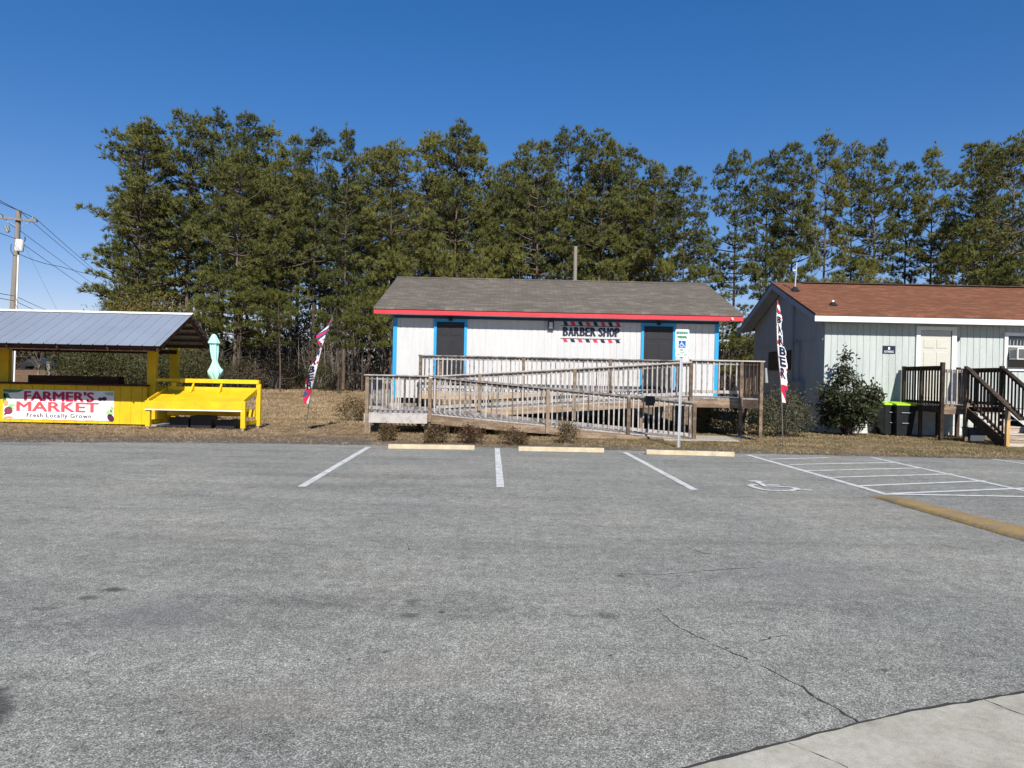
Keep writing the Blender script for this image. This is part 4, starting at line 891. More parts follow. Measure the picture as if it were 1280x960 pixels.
p = at(1131, 520, 21.9); bin_(p.x, 22.15, 0, 'black wheelie bin with lime lid, nearer of two beside the house stoop')
p = at(1117, 520, 22.3); bin_(p.x - 0.12, 22.38 - 0.0, 0, 'black wheelie bin with lime lid, half hidden behind the nearer bin')

# ------------------------------------------------------------------ market stall
SX1 = at(183, 500, 19.7).x; SX0 = -18.5; FY = 19.7
st_ = root('market_stall', (-13, 21, 0), 'yellow board market stall with grey tin roof at the left edge', 'stall')
zc = at(100, 481.5, FY).z; zbm = at(100, 529, FY).z
m_ = MB(); boards_x(m_, SX0, SX1, FY, zbm, zc, 0.30); m_.box(SX1 - 0.1, SX1, FY + 0.13, 21.2, zbm, zc); m_.build('front_panel', 'yellow', st_)
MB().box(SX0, SX1 + 0.02, FY - 0.12, FY + 0.5, zc + 0.002, zc + 0.05).build('counter', 'counter', st_)
MB().box(SX0, SX1, 20.7, 21.2, zc - 0.4, zc - 0.35).build('shelf', 'counter', st_)
MB().box(SX0, SX1 - 0.12, FY + 0.15, 21.2, zbm - 0.02, zbm + 0.05).build('floor', 'counter', st_)
m_ = MB()
for x in (-17, -14.5, -12, SX1 - 0.5):
    for y in (20.0, 20.8): MB().box(x, x + 0.3, y, y + 0.3, -0.02, zbm - 0.022).build('pier', 'dark_block', st_)
E0, E1, RG, BK = 17.8, 0, 19.6, 20.9
ze = at(100, 430.5, E0).z; xR = at(200.5, 432.5, E0).x; zr = at(240, 392.5, RG).z; zbk = 2.33; xRr = at(241, 392, RG).x
rb = MB()
def slope_strip(xa, xb, h0, h1):
    rb.add([(xa, E0, ze + h0), (xb, E0, ze + h1), (xb, RG, zr + h1), (xa, RG, zr + h0)], [(0, 1, 2, 3)])
    rb.add([(xa, RG, zr + h0), (xb, RG, zr + h1), (xb, BK, zbk + h1), (xa, BK, zbk + h0)], [(0, 1, 2, 3)])
x = SX0 - 0.4; xe = xR
pit = 0.305
while x < xe - 0.001:
    w0 = min(pit, xe - x); slope_strip(x, x + w0 * 0.86, 0, 0)
    if w0 == pit: slope_strip(x + w0 * 0.86, x + w0 * 0.90, 0, 0.022); slope_strip(x + w0 * 0.90, x + w0 * 0.96, 0.022, 0.022); slope_strip(x + w0 * 0.96, x + w0, 0.022, 0)
    x += w0
rfm = rb.build('roof', 'tin', st_)
sm = rfm.modifiers.new('solid', 'SOLIDIFY'); sm.thickness = 0.004
MB().prism([(SX0 - 0.4, RG - 0.11, zr - 0.03), (SX0 - 0.4, RG, zr + 0.030), (SX0 - 0.4, RG + 0.11, zr - 0.03), (SX0 - 0.4, RG, zr + 0.024)], (xe - SX0 + 0.4, 0, 0)).build('ridge_cap', 'white', rfm)
m_ = MB().box(SX0 - 0.3, xe - 0.03, E0 + 0.14, E0 + 0.18, ze - 0.07, ze + 0.02)
m_.box(SX0 - 0.3, xe - 0.03, BK - 0.06, BK - 0.02, zbk - 0.11, zbk - 0.01)
for t in (0.2, 0.4, 0.6, 0.8):
    for ya, za, yb, zb2 in ((E0, ze, RG, zr), (BK, zbk, RG, zr)):
        y = ya + (yb - ya) * t; z = za + (zb2 - za) * t; m_.box(SX0 - 0.3, xe - 0.02, y - 0.045, y + 0.045, z - 0.09, z - 0.045)
m_.build('purlin', 'counter', st_)
x = xe - 0.10
while x > SX0:
    for ya, za, yb, zb2 in ((E0 + 0.07, ze, RG - 0.01, zr), (BK - 0.07, zbk, RG + 0.01, zr)): MB().beam((x, ya, za - 0.10), (x, yb, zb2 - 0.12), 0.04, 0.1).build('rafter', 'counter', st_)
    x -= 1.25
for px_, y, zt__ in ((191, FY + 0.2, 2.95), (7.5, FY + 0.2, 2.95), (218.5, 21.1, 2.22), (40, 22.9, 2.45)):
    if px_ == 40: continue
    x = at(px_, 460, y).x; MB().box(x - 0.13, x + 0.11, y - 0.06, y + 0.08, zbm + 0.06 if y < 20.5 else 0.0, zt__).build('post', 'yellow', st_, 0.005)
MB().box(SX0, at(222, 460, 21.1).x, 21.0, 21.06, 2.04, 2.16).box(SX0, xe - 0.2, 17.95, 18.0, ze - 0.14, ze - 0.02).build('header_beam', 'counter', st_)
# right end shelf & grey skid
MB().box(SX1 + 0.003, SX1 + 0.75, FY - 0.05, FY + 0.9, zbm - 0.06, zbm + 0.0).build('step', 'galv', st_)
# planter plank on counter
a1 = at(38, 475, FY + 0.2).x; a2 = at(150, 478, FY + 0.2).x
tb = MB().box(a1, a2, FY + 0.1, FY + 0.13, zc + 0.052, zc + 0.25).box(a1, a2, FY + 0.39, FY + 0.42, zc + 0.052, zc + 0.25).box(a1, a1 + 0.03, FY + 0.1301, FY + 0.3899, zc + 0.052, zc + 0.25).box(a2 - 0.03, a2, FY + 0.1301, FY + 0.3899, zc + 0.052, zc + 0.25).box(a1 + 0.03, a2 - 0.03, FY + 0.1301, FY + 0.3899, zc + 0.052, zc + 0.08)
tag(tb.build('produce_trough', 'counter'), 'long dark brown wooden trough standing on the stall counter', 'trough')
# banner
ba = root('banner', (-12.5, FY, 0.9), 'white FARMER\'S MARKET banner with painted vegetables on the yellow stall front', 'banner')
X0b = at(4.5, 500, FY).x; X1b = at(143, 500, FY).x; Z1b = at(73, 487.5, FY).z; Z0b = at(73, 524.5, FY).z; Yb = FY - 0.012
wB, hB = X1b - X0b, Z1b - Z0b
vs = []; NX, NZ = 60, 8
for j in range(NZ + 1):
    for i in range(NX + 1):
        u, v_ = i / NX, j / NZ; vs.append((X0b + u * wB, Yb - 0.004 - 0.004 * math.sin(u * 31) * math.sin(v_ * 3.1), Z0b + v_ * hB - 0.012 * math.sin(math.pi * 5 * u) ** 2 * (1 if j in (0,) else 0)))
MB().add(vs, [(j * (NX + 1) + i, j * (NX + 1) + i + 1, (j + 1) * (NX + 1) + i + 1, (j + 1) * (NX + 1) + i) for j in range(NZ) for i in range(NX)], 0, True).build('vinyl', 'banner', ba)
def bx(zx): return X0b + (zx - 42) / (1215 - 42) * wB
def bz(zy): return Z1b - (zy - 152) / (463 - 152) * hB
Yl = Yb - 0.010
m_ = MB(); textfit(m_, "FARMER'S", bx(270), bx(998), bz(268), bz(168), Yl, 0.07); m_.build('lettering', 'crimson', ba)
m_ = MB(); textfit(m_, 'MARKET', bx(190), bx(1050), bz(378), bz(280), Yl, 0.07); m_.build('lettering', 'coral', ba)
m_ = MB(); textfit(m_, 'Fresh Locally Grown', bx(295), bx(975), bz(455), bz(398), Yl, 0.02, spacing=1.15); m_.build('lettering', 'aubergine', ba)
def blob(cx, cy, rx, ry, rot=0, n=20, cut=None, dy=0.0):
    return [(bx(cx + rx * math.cos(a) * math.cos(rot) - ry * math.sin(a) * math.sin(rot)), Yl - dy, bz(cy + rx * math.cos(a) * math.sin(rot) + ry * math.sin(a) * math.cos(rot))) for a in [2 * math.pi * k / n for k in range(n)]]
def addblob(nm, mat, *bl):
    m_ = MB()
    for b_ in bl: m_.add(b_, [tuple(range(len(b_)))])
    m_.build(nm, mat, ba)
def poly(*pts): return [(bx(x), Yl, bz(y)) for x, y in pts]
addblob('painted_leaf', 'leafgreen', poly((44, 190), (70, 215), (78, 262), (58, 300), (44, 300)), poly((44, 154), (270, 156), (200, 185), (100, 190), (44, 180)), poly((46, 184), (95, 200), (130, 262), (100, 245), (50, 236)), poly((110, 192), (60, 192), (68, 196)))
addblob('painted_leaf', 'pale_green', poly((85, 325), (130, 300), (190, 325), (120, 335)), poly((90, 335), (140, 330), (185, 372), (115, 350)), blob(1170, 380, 38, 28), poly((1190, 300), (1215, 330), (1190, 375), (1170, 350)), poly((1105, 170), (1205, 165), (1205, 200), (1140, 195)))
addblob('painted_beet', 'beet', blob(100, 378, 45, 40), poly((62, 400), (46, 435), (90, 412)))
addblob('painted_fruit', 'orange', blob(72, 300, 26, 32, dy=0.001), poly((46, 460), (60, 442), (120, 434), (170, 460)))
addblob('painted_aubergine', 'aubergine', blob(1182, 432, 42, 32, 0.9), blob(1070, 240, 26, 20), blob(1112, 235, 26, 22))
# yellow display table
fl = at(182, 512, 18.75); frp = at(305, 512, 18.75)
TX0, TX1, TY0, TY1 = fl.x, at(303, 520, 18.75).x, 18.75, 19.75
dt = root('display_bench', ((TX0 + TX1) / 2, 19.3, 0), 'bright yellow slatted display bench on casters beside the stall', 'display bench')
zf_, zb2 = 0.74, 1.03
m_ = MB(); ns_ = 6
for k in range(ns_):
    t0, t1 = k / ns_, (k + 1) / ns_ - 0.028; y0 = TY0 + (TY1 - TY0) * t0; y1 = TY0 + (TY1 - TY0) * t1
    m_.prism([(TX0 + 0.10, y0, zf_ + (zb2 - zf_) * t0 - 0.02), (TX0 + 0.10, y1, zf_ + (zb2 - zf_) * t1 - 0.02), (TX0 + 0.10, y1, zf_ + (zb2 - zf_) * t1), (TX0 + 0.10, y0, zf_ + (zb2 - zf_) * t0)], (TX1 - TX0 - 0.20, 0, 0))
m_.build('slat_shelf', 'yellow', dt)
MB().box(TX0, TX1, TY0 - 0.05, TY0 - 0.012, 0.56, zf_ + 0.03).build('front_board', 'yellow', dt, 0.003)
MB().box(TX0, TX1, TY0 - 0.045, TY0 - 0.015, 0.525, 0.557).build('edge_strip', 'white', dt)
MB().box(TX0 + 0.1, TX1, TY1 + 0.002, TY1 + 0.03, 1.02, 1.13).build('back_board', 'yellow', dt)
zt3 = at(270, 474, TY1).z
MB().box(at(225, 476, TY1).x, TX1 + 0.06, TY1 - 0.02, TY1 + 0.14, zt3 - 0.11, zt3).build('top_rail', 'yellow', dt, 0.003)
MB().box(TX0 - 0.3, at(225, 476, TY1).x, TY1 + 0.05, TY1 + 0.10, zt3 - 0.09, zt3 - 0.01).build('top_rail', 'yellow', dt)
for px_ in (240, 275):
    x = at(px_, 485, TY1 - 0.05).x
    MB().prism([(x, TY1 + 0.0, zb2 + 0.02), (x, TY1 - 0.22, zb2 - 0.05), (x, TY1 + 0.0, zt3 - 0.115)], (0.045, 0, 0)).build('bracket', 'yellow', dt)
for s, (x, y, z1) in enumerate(((TX1 + 0.02, TY0 + 0.02, zf_ + 0.06), (TX1 + 0.05, TY1 + 0.05, zt3 - 0.112), (TX0 + 0.05, TY0 + 0.05, 0.52), (TX0 + 0.25, TY1 + 0.05, zt3 - 0.112))):
    MB().box(x - 0.06, x + 0.06, y - 0.05, y + 0.05, 0.09, z1).build('leg', 'yellow', dt, 0.004)
    MB().tube([(x - 0.025, y, 0.045), (x + 0.025, y, 0.045)], 0.045, 12).build('caster', 'util', dt)
for x in (TX1 + 0.0, TX0 + 0.05):
    MB().prism([(x - 0.02, TY0 - 0.0, zf_ - 0.03), (x - 0.02, TY1, zb2 - 0.03), (x - 0.02, TY1, zb2 + 0.08), (x - 0.02, TY0 - 0.0, zf_ + 0.07)], (0.04, 0, 0)).build('side_board', 'yellow', dt)
    MB().box(x - 0.02, x + 0.02, TY0 + 0.07, TY1, 0.16, 0.26).build('side_stretcher', 'yellow', dt)
MB().box(TX0 + 0.1, TX1 - 0.03, TY1 - 0.03, TY1 - 0.0, 0.34, 0.54).build('back_stretcher', 'yellow', dt)
a1 = at(280, 515, TY1 - 0.3).x; MB().prism([(a1, TY1 - 0.25, 0.5), (a1 + 0.55, TY1 - 0.25, 0.5), (a1 + 0.55, TY1 - 0.25, 0.34)], (0, 0.03, 0)).build('brace', 'yellow', dt)
for px_, w_, h_, lab in ((228, 0.5, 0.30, 'low black crate leftmost under the yellow bench'), (255, 0.55, 0.36, 'taller black crate in the middle under the yellow bench'), (285, 0.5, 0.26, 'lowest black crate rightmost under the yellow bench')):
    x = at(px_, 530, 19.45).x; r_ = root('plastic_crate', (x, 19.45, 0), lab, 'crate', 'black crates under the bench')
    m_ = MB().box(x - w_ / 2, x + w_ / 2, 19.25, 19.27, 0.03, h_).box(x - w_ / 2, x + w_ / 2, 19.65, 19.67, 0.03, h_).box(x - w_ / 2, x - w_ / 2 + 0.02, 19.271, 19.649, 0.03, h_).box(x + w_ / 2 - 0.02, x + w_ / 2, 19.271, 19.649, 0.03, h_).box(x - w_ / 2 + 0.02, x + w_ / 2 - 0.02, 19.271, 19.649, 0.03, 0.05)
    m_.build('crate_body', 'black', r_)
    MB().box(x - w_ / 2 - 0.015, x + w_ / 2 + 0.015, 19.235, 19.249, h_ - 0.04, h_ + 0.005).build('rim', 'black', r_)
# umbrella
uy = 20.0; ub = at(269.5, 474, uy); ut = at(267.3, 417.5, uy)
um = root('parasol', (ub.x, uy, 0), 'closed mint green parasol standing behind the yellow bench', 'parasol')
ua = (ut - ub)
def upt(t): return ub + ua * t
prof = [(-0.03, 0.015), (0.0, 0.07), (0.06, 0.125), (0.13, 0.175), (0.17, 0.18), (0.25, 0.13), (0.36, 0.075), (0.41, 0.062), (0.50, 0.085), (0.62, 0.105), (0.80, 0.105)]
cl = []; n = 32
for t, r_ in prof:
    c = upt(t); cl.append([(c.x + r_ * (1 + 0.22 * math.cos(8 * a)) * math.cos(a), c.y + r_ * (1 + 0.22 * math.cos(8 * a)) * math.sin(a), c.z + (0.07 * math.sin(a * 3 + 1) if t < 0.2 else 0)) for a in [2 * math.pi * k / n for k in range(n)]])
def rings(m_, L):
    n = len(L[0]); m_.add([p for r in L for p in r], [(i * n + k, i * n + (k + 1) % n, (i + 1) * n + (k + 1) % n, (i + 1) * n + k) for i in range(len(L) - 1) for k in range(n)], 0, True)
m_ = MB(); rings(m_, cl); m_.build('canopy', 'mint', um)
c2 = []
for t, r_ in [(0.79, 0.155), (0.81, 0.16), (0.88, 0.115), (0.94, 0.08), (0.985, 0.05), (1.0, 0.015)]:
    c = upt(t); c2.append([(c.x + r_ * (1 + 0.1 * math.cos(8 * a)) * math.cos(a), c.y + r_ * (1 + 0.1 * math.cos(8 * a)) * math.sin(a), c.z) for a in [2 * math.pi * k / n for k in range(n)]])
m_ = MB(); rings(m_, c2); m_.build('canopy_cap', 'mint', um)
MB().tube([Vector((ub.x, uy, 0)), upt(0.98)], 0.022, 8).build('pole', 'black_metal', um)
MB().tube([Vector((ub.x, uy, 0.0)), Vector((ub.x, uy, 0.08))], [0.28, 0.22], 18).build('base', 'black', um)

# ------------------------------------------------------------------ feather flags
def feather(name, label, base, poly_px, Yb_, widths, ang, letters, pole_r=0.014, seed=1, side=1, twist=None, ripa=1.0, busy=False):
    r_ = root(name, base, label, 'flag', 'feather flags reading BARBER')
    P = [base - Vector((0, 0, 0.1))] + [at(px_, py_, y_) for px_, py_, y_ in poly_px]
    MB().tube(P, [pole_r * (1 - 0.6 * i / len(P)) for i in range(len(P))], 8).build('pole', 'pole', r_)
    # arclength along pole
    Q = P[1:]; N = 90
    def along(t):
        s = t * (len(Q) - 1); i = min(len(Q) - 2, int(s)); return Q[i].lerp(Q[i + 1], s - i)
    def wid(t):
        s = t * (len(widths) - 1); i = min(len(widths) - 2, int(s)); return widths[i] + (widths[i + 1] - widths[i]) * (s - i)
    def surf(t, s, off=0.0):
        a = ang + (twist(t) if twist else 0); w = wid(t)
        rip = ripa * (0.04 * math.sin(t * 13 + s * 2.5 + seed) * s + 0.012 * math.sin(t * 41 + seed * 2) * s)
        d = Vector((math.cos(a) * side, math.sin(a), -0.12 * s)); nn = Vector((math.sin(a), -math.cos(a) * 1.0 * side, 0)) * (1 if side > 0 else -1)
        nn = Vector((math.sin(a), -math.cos(a), 0)) if side > 0 else Vector((-math.sin(a), -math.cos(a), 0))
        return along(t) + d * (w * s) + nn * (rip + off)
    V_, F_, MI = [], [], []; NS = 10
    for i in range(N + 1):
        for j in range(NS + 1): V_.append(surf(i / N, j / NS))
    for i in range(N):
        for j in range(NS):
            t = i / N; s = j / NS; k = 0
            tt = 1 - t
            if busy and t > 0.58: k = [0, 2, 1, 2][int((s * 2.2 + t * 26) % 4)]
            elif busy and s > 0.55 and int(t * 17) % 3 == 0: k = 1
            elif busy and s > 0.7 and int(t * 17) % 3 == 1: k = 2
            elif t < 0.13: k = [0, 1, 2][int(((s + t * 9) * 1.6) % 3)] if t < 0.10 else 1
            elif t > 0.93: k = 1
            elif t > 0.80: k = [0, 2, 1, 0][int((s * 2 + t * 30) % 4)]
            elif s > 0.85 and int(t * 40) % 5 == 0: k = 1
            elif s < 0.12 and int(t * 40) % 6 == 2: k = 1
            F_.append((i * (NS + 1) + j, i * (NS + 1) + j + 1, (i + 1) * (NS + 1) + j + 1, (i + 1) * (NS + 1) + j)); MI.append(k)
    m_ = MB(); m_.v = [tuple(v) for v in V_]; m_.f = F_; m_.mi = MI; m_.sm = [True] * len(F_)
    m_.build('flag_cloth', ['flagwhite', 'flagred', 'flagblue'], r_)
    m_ = MB(); n_ = len(letters); ta, tb_ = (0.56, 0.12) if busy else (0.78, 0.17)
    for k, ch in enumerate(letters):
        t1 = ta + (tb_ - ta) * k / n_; t0 = ta + (tb_ - ta) * (k + 0.82) / n_
        vs, fs = text2d(ch, 1, 1, 0.035)
        xa = min(v[0] for v in vs); xb = max(v[0] for v in vs); zb_ = max(v[1] for v in vs)
        # subdivide nothing: letters are small beside the ripples
        vv = [surf(t0 + (t1 - t0) * (v[1] / zb_), (0.16 + 0.68 * (v[0] - xa) / (xb - xa)) if side > 0 else (0.84 - 0.68 * (v[0] - xa) / (xb - xa)), 0.012) for v in vs]
        m_.add(vv, fs)
    m_.build('lettering', 'ink', r_)
yb_ = gnd(979, 558).y
feather('feather_flag', 'upright white barber flag with red tip beside the right end of the deck', gnd(979, 558),
        [(977.2, 503, yb_), (975.5, 475, yb_), (973, 450, yb_), (971.3, 430, yb_), (970.5, 405, yb_), (970.5, 390, yb_), (972, 375, yb_)],
        yb_, [0.22, 0.40, 0.34, 0.33, 0.38, 0.36, 0.28, 0.20, 0.10, 0.02], R(40), 'BARBER', seed=1)
b_ = gnd(380.5, 540.5); yb_ = b_.y
feather('feather_flag', 'twisted leaning barber flag beside the yellow bench on the dry grass', b_,
        [(386, 505, yb_), (391.5, 480, yb_), (397, 458, yb_), (402.8, 434, yb_ - 0.1), (407.5, 418, yb_ - 0.1), (412.5, 405, yb_ - 0.1), (418.8, 385, yb_ - 0.1)],
        yb_, [0.20, 0.48, 0.50, 0.40, 0.22, 0.05, 0.20, 0.26, 0.20, 0.12, 0.02], R(30), 'BARBER', seed=3, ripa=1.6, busy=True, side=-1, twist=lambda t: 0.5 * math.sin(t * 9))

# ------------------------------------------------------------------ utility pole, wires
UY = 39.0; ub_ = at(10.5, 480, UY); ut_ = at(23.5, 263, UY); ub_.z = H(0, UY)
ua = ut_ - ub_
up = root('utility_pole', ub_, 'leaning wooden utility pole with crossarm and white transformer behind the stall', 'utility pole')
MB().tube([ub_ - ua * 0.02, ub_ + ua * 0.5, ut_], [0.19, 0.16, 0.125], 12).build('shaft', 'pole', up)
ca = at(-8, 271, UY - 0.2); cb_ = at(46.5, 276.5, UY - 0.2)
MB().beam(ca, cb_, 0.1, 0.12, (0, 1, 0)).build('crossarm', 'pole', up)
MB().beam(at(39, 277.5, UY - 0.15), at(26, 283, UY - 0.1), 0.03, 0.03, (0, 1, 0)).beam(at(8, 276, UY - 0.15), at(21, 283, UY - 0.1), 0.03, 0.03, (0, 1, 0)).build('crossarm_brace', 'galv', up)
for px_, py_ in ((41, 270), (44.5, 273), (2, 268)):
    a_ = at(px_, py_ + 3.5, UY - 0.2); MB().tube([a_, at(px_, py_, UY - 0.2)], [0.05, 0.035], 8).build('insulator', 'util', up)
t0, t1 = at(24, 314, UY - 0.3), at(24.5, 299.5, UY - 0.3)
MB().tube([t0, t0.lerp(t1, 0.1), t0.lerp(t1, 0.9), t1], [0.20, 0.215, 0.215, 0.17], 14).build('transformer', 'white', up)
MB().tube([at(14, 305, UY - 0.2), at(13.5, 313, UY - 0.2), at(17, 319, UY - 0.15), at(21, 320, UY - 0.1)], 0.022, 6).tube([at(29, 303, UY - 0.2), at(31.5, 300, UY - 0.2), at(31, 296, UY - 0.2)], 0.03, 6).build('jumper_cable', 'wire', up)
MB().tube([at(23, 318, UY - 0.2), at(17.5, 478, UY - 0.2)], 0.045, 8).build('conduit', 'white', up)
MB().tube([at(8, 283, UY - 0.5), at(10.5, 290, UY - 0.5)], [0.14, 0.09], 8).build('cutout_fuse', 'util', up)
def wire(pts_, label, rad=0.016, sag=0.0):
    P = [at(*p) for p in pts_]; out = []
    for a_, b_ in zip(P, P[1:]):
        for k in range(14): t = k / 14; q = a_.lerp(b_, t); q.z -= sag * 4 * t * (1 - t); out.append(q)
    out.append(P[-1]); tag(MB().tube(out, rad, 5).build('power_line', 'wire'), label, 'wire', 'overhead wires on the utility pole')
wire([(-70, 208, 22), (44.5, 273, UY - 0.2), (150, 364, 100)], 'topmost overhead wire, running over the right tip of the crossarm', sag=0.1)
wire([(-70, 214, 22), (23.5, 263, UY), (150, 367, 100)], 'overhead wire fixed to the very top of the utility pole', sag=0.1)
wire([(-70, 228, 22), (2, 268, UY - 0.2), (22, 286, UY + 2), (150, 378, 100)], 'overhead wire from the left insulator of the crossarm', sag=0.1)
wire([(-70, 256, 24), (19, 298, UY - 0.2), (150, 388, 100)], 'lower overhead wire passing the top of the white transformer', sag=0.1)
wire([(24, 317.5, UY), (75, 333, 44), (150, 349, 50)], 'overhead service wire leaving the pole below the transformer to the trees', sag=0.1)
wire([(-60, 352, 26), (19, 370, UY - 0.2), (70, 392, 70)], 'upper of two low wires just above the tin roof', sag=0.05)
wire([(-60, 357, 26), (18, 376, UY - 0.2), (70, 398, 70)], 'lower of two low wires just above the tin roof', sag=0.05)
ga = at(22, 290, UY); gb = gnd(118, 481, 0.1)
gb = at(117, 478, UY + 0.0); gw = root('guy_wire', gb, 'thin guy wire with pale guard slanting down behind the stall counter', 'wire')
MB().tube([ga, gb], 0.006, 5).build('cable', 'wire', gw); MB().tube([ga.lerp(gb, 0.86), gb], 0.035, 6).build('guard', 'sign_white', gw)
p0 = at(719, 352, 32); p0.z = 0.2; p1 = at(719.5, 308, 32)
tag(MB().tube([p0, p1], [0.10, 0.085], 10).build('wooden_pole', 'pole'), 'pale wooden pole rising behind the taupe roof ridge', 'pole')

# ------------------------------------------------------------------ vegetation
RNG = np.random.default_rng(11)
def blades(cent, dirs, nb, ln, wd, spread=0.9, rng=RNG):
    """nb thin triangles fanning out of every centre"""
    n = len(cent); c = np.repeat(cent, nb, 0); d = np.repeat(dirs, nb, 0)
    r = rng.normal(size=(n * nb, 3)) * spread; v = d + r; v /= np.linalg.norm(v, axis=1)[:, None] + 1e-9
    s = np.cross(v, rng.normal(size=(n * nb, 3))); s /= np.linalg.norm(s, axis=1)[:, None] + 1e-9
    L = (ln * rng.uniform(0.65, 1.25, n * nb))[:, None]
    V = np.stack([c + s * wd / 2 + v * L * 0.12, c - s * wd / 2 + v * L * 0.12, c + v * L], 1).reshape(-1, 3)
    return V
def tri_mesh(name, V): return np_mesh(name, V, np.arange(len(V)).reshape(-1, 3))
def pine_parts(seed, Ht, cb, Rm, dens=1.0, nb=13, ln=0.31, wd=0.044, lean=0.0, full=0.5, taper=1.9):
    r = np.random.default_rng(seed); tr = MB()
    def ax(z): t = z / Ht; return np.array([0.25 * math.sin(t * 3 + seed) * t + lean * t, 0.2 * math.sin(t * 2.3 + seed * 2) * t, z])
    zs = np.linspace(0, Ht * 0.97, 12); rb_ = 0.0085 * Ht + 0.02
    tr.tube([ax(z) for z in zs], [max(0.02, rb_ * (1 - 0.93 * z / Ht)) for z in zs], 7)
    cen, dr = [], []
    z = cb * Ht
    while z < Ht * 0.985:
        t = (z - cb * Ht) / (Ht * (1 - cb)); prof = (full + (1 - full) * min(1, t / 0.3)) * max(0.0, 1 - (max(0, t - 0.3) / 0.72) ** taper) if t < 1 else 0.1
        prof = max(prof, 0.12)
        nbz = r.integers(3, 6); a0 = r.uniform(0, 6.28)
        for k in range(nbz):
            if r.uniform() < 0.24: continue
            a = a0 + k * 6.283 / nbz + r.uniform(-0.4, 0.4); L = Rm * prof * r.uniform(0.55, 1.2)
            rise = 0.10 + 0.75 * t + r.uniform(-0.15, 0.2); hd = np.array([math.cos(a), math.sin(a), 0]); p0 = ax(z)
            pts_ = [p0 + hd * L * s * math.cos(rise * s) + np.array([0, 0, L * (rise * s * (0.35 + 0.5 * s))]) for s in np.linspace(0, 1, 5)]
            tr.tube(pts_, [max(0.008, 0.018 * L * (1 - 0.8 * s)) for s in np.linspace(0, 1, 5)], 4, cap=False)
            puffs = [(1.0, 0.0, 1.0)]
            if L > 0.7: puffs.append((r.uniform(0.62, 0.85), r.uniform(0.25, 0.6) * r.choice([-1, 1]), 0.85))
            if L > 1.3: puffs.append((r.uniform(0.5, 0.8), r.uniform(0.35, 0.8) * r.choice([-1, 1]), 0.9))
            if L > 2.0: puffs.append((r.uniform(0.35, 0.7), r.uniform(0.3, 0.9) * r.choice([-1, 1]), 0.8))
            sd = np.array([-hd[1], hd[0], 0])
            for s, lat, ps in puffs:
                i = min(3, int(s * 4)); pt = pts_[i] + (pts_[i + 1] - pts_[i]) * (s * 4 - i); pc = pt + sd * lat * 0.8 + np.array([0, 0, abs(lat) * 0.25])
                if lat: tr.tube([pt, (pt + pc) / 2 + np.array([0, 0, 0.04]), pc], [0.02, 0.014, 0.008], 3, cap=False)
                pr = ps * r.uniform(0.28, 0.5) * min(1.0, 0.55 + 0.3 * L); nt = int(r.integers(7, 13) * dens * (pr / 0.38))
                for q in range(nt):
                    v = r.normal(size=3); v[2] = abs(v[2]) * 0.9 - 0.25; v /= np.linalg.norm(v); off = v * np.array([1.15, 1.15, 0.75]) * pr * r.uniform(0.6, 1.05)
                    if q % 4 == 0: tr.tube([pc, pc + off], 0.007, 3, cap=False)
                    cen.append(pc + off * 0.8); dd = v * 0.9 + hd * 0.2 + np.array([0, 0, 0.55]); dr.append(dd / np.linalg.norm(dd))
        z += r.uniform(0.3, 0.62)
    for q in range(10): cen.append(ax(Ht * 0.975) + r.normal(size=3) * np.array([0.22, 0.22, 0.3])); dr.append(np.array([0, 0, 1.0]))
    # dead lower branches
    for q in range(int(10 * cb * 2)):
        z = r.uniform(0.15, 1) * cb * Ht; a = r.uniform(0, 6.28); L = r.uniform(0.4, 1.8); p0 = ax(z)
        tr.tube([p0, p0 + np.array([math.cos(a) * L * .5, math.sin(a) * L * .5, 0.02]), p0 + np.array([math.cos(a) * L, math.sin(a) * L, r.uniform(-.3, .4)])], [0.025, 0.015, 0.006], 4, cap=False)
    V = blades(np.array(cen), np.array(dr), nb, ln, wd, 0.45, r)
    return tr, V
def pine_proto(i, *a, mat='needles', **k):
    tr, V = pine_parts(*a, **k)
    me = bpy.data.meshes.new('trunk'); me.from_pydata(tr.v, [], tr.f); me.polygons.foreach_set('use_smooth', [True] * len(tr.f)); me.materials.append(M['bark'])
    mc = tri_mesh('crown', V); mc.materials.append(M[mat]); return me, mc, a[1]
# tall variants: (seed, height, crown base fraction, radius)
PROT = [pine_proto(0, 3, 18, 0.24, 3.4, full=0.75, dens=1.35, taper=3.6), pine_proto(1, 8, 18, 0.40, 2.8, full=0.45, dens=1.2, taper=2.7), pine_proto(2, 15, 18, 0.34, 3.2, full=0.6, dens=1.2, taper=3.0),
        pine_proto(3, 21, 18, 0.46, 2.5, full=0.4, dens=1.15, taper=2.6), pine_proto(4, 34, 18, 0.42, 2.9, full=0.5, dens=1.15, taper=3.0), pine_proto(5, 41, 18, 0.33, 2.6, full=0.45, dens=1.15, taper=2.2)]
SMALL = [pine_proto(6, 5, 8, 0.30, 2.0, full=0.9, dens=1.1, taper=2.5, mat='needles_olive'), pine_proto(7, 6, 8, 0.38, 1.7, full=0.9, dens=1.1, taper=2.5, mat='needles_olive'), pine_proto(8, 9, 8, 0.50, 2.3, full=0.8, dens=1.1, taper=2.5, mat='needles_olive')]
def tree(proto, px_, top, Y, label, wpx=None, rot=None, name='pine_tree', group='pines along the edge of the wood'):
    tp_ = at(px_, top, Y); zb_ = H(tp_.x, Y) - 0.05; me, mc, h0 = proto; s = (tp_.z - zb_) / h0
    sw = s if wpx is None else wpx
    r_ = root(name, (tp_.x, Y, zb_), label, 'tree', group); r_.scale = (sw, sw, s); r_.rotation_euler = (0, 0, rot if rot is not None else rnd.uniform(0, 6.28))
    for nm, m_ in (('trunk', me), ('crown', mc)):
        o = bpy.data.objects.new(nm, m_); C.objects.link(o); o.parent = r_
    return r_
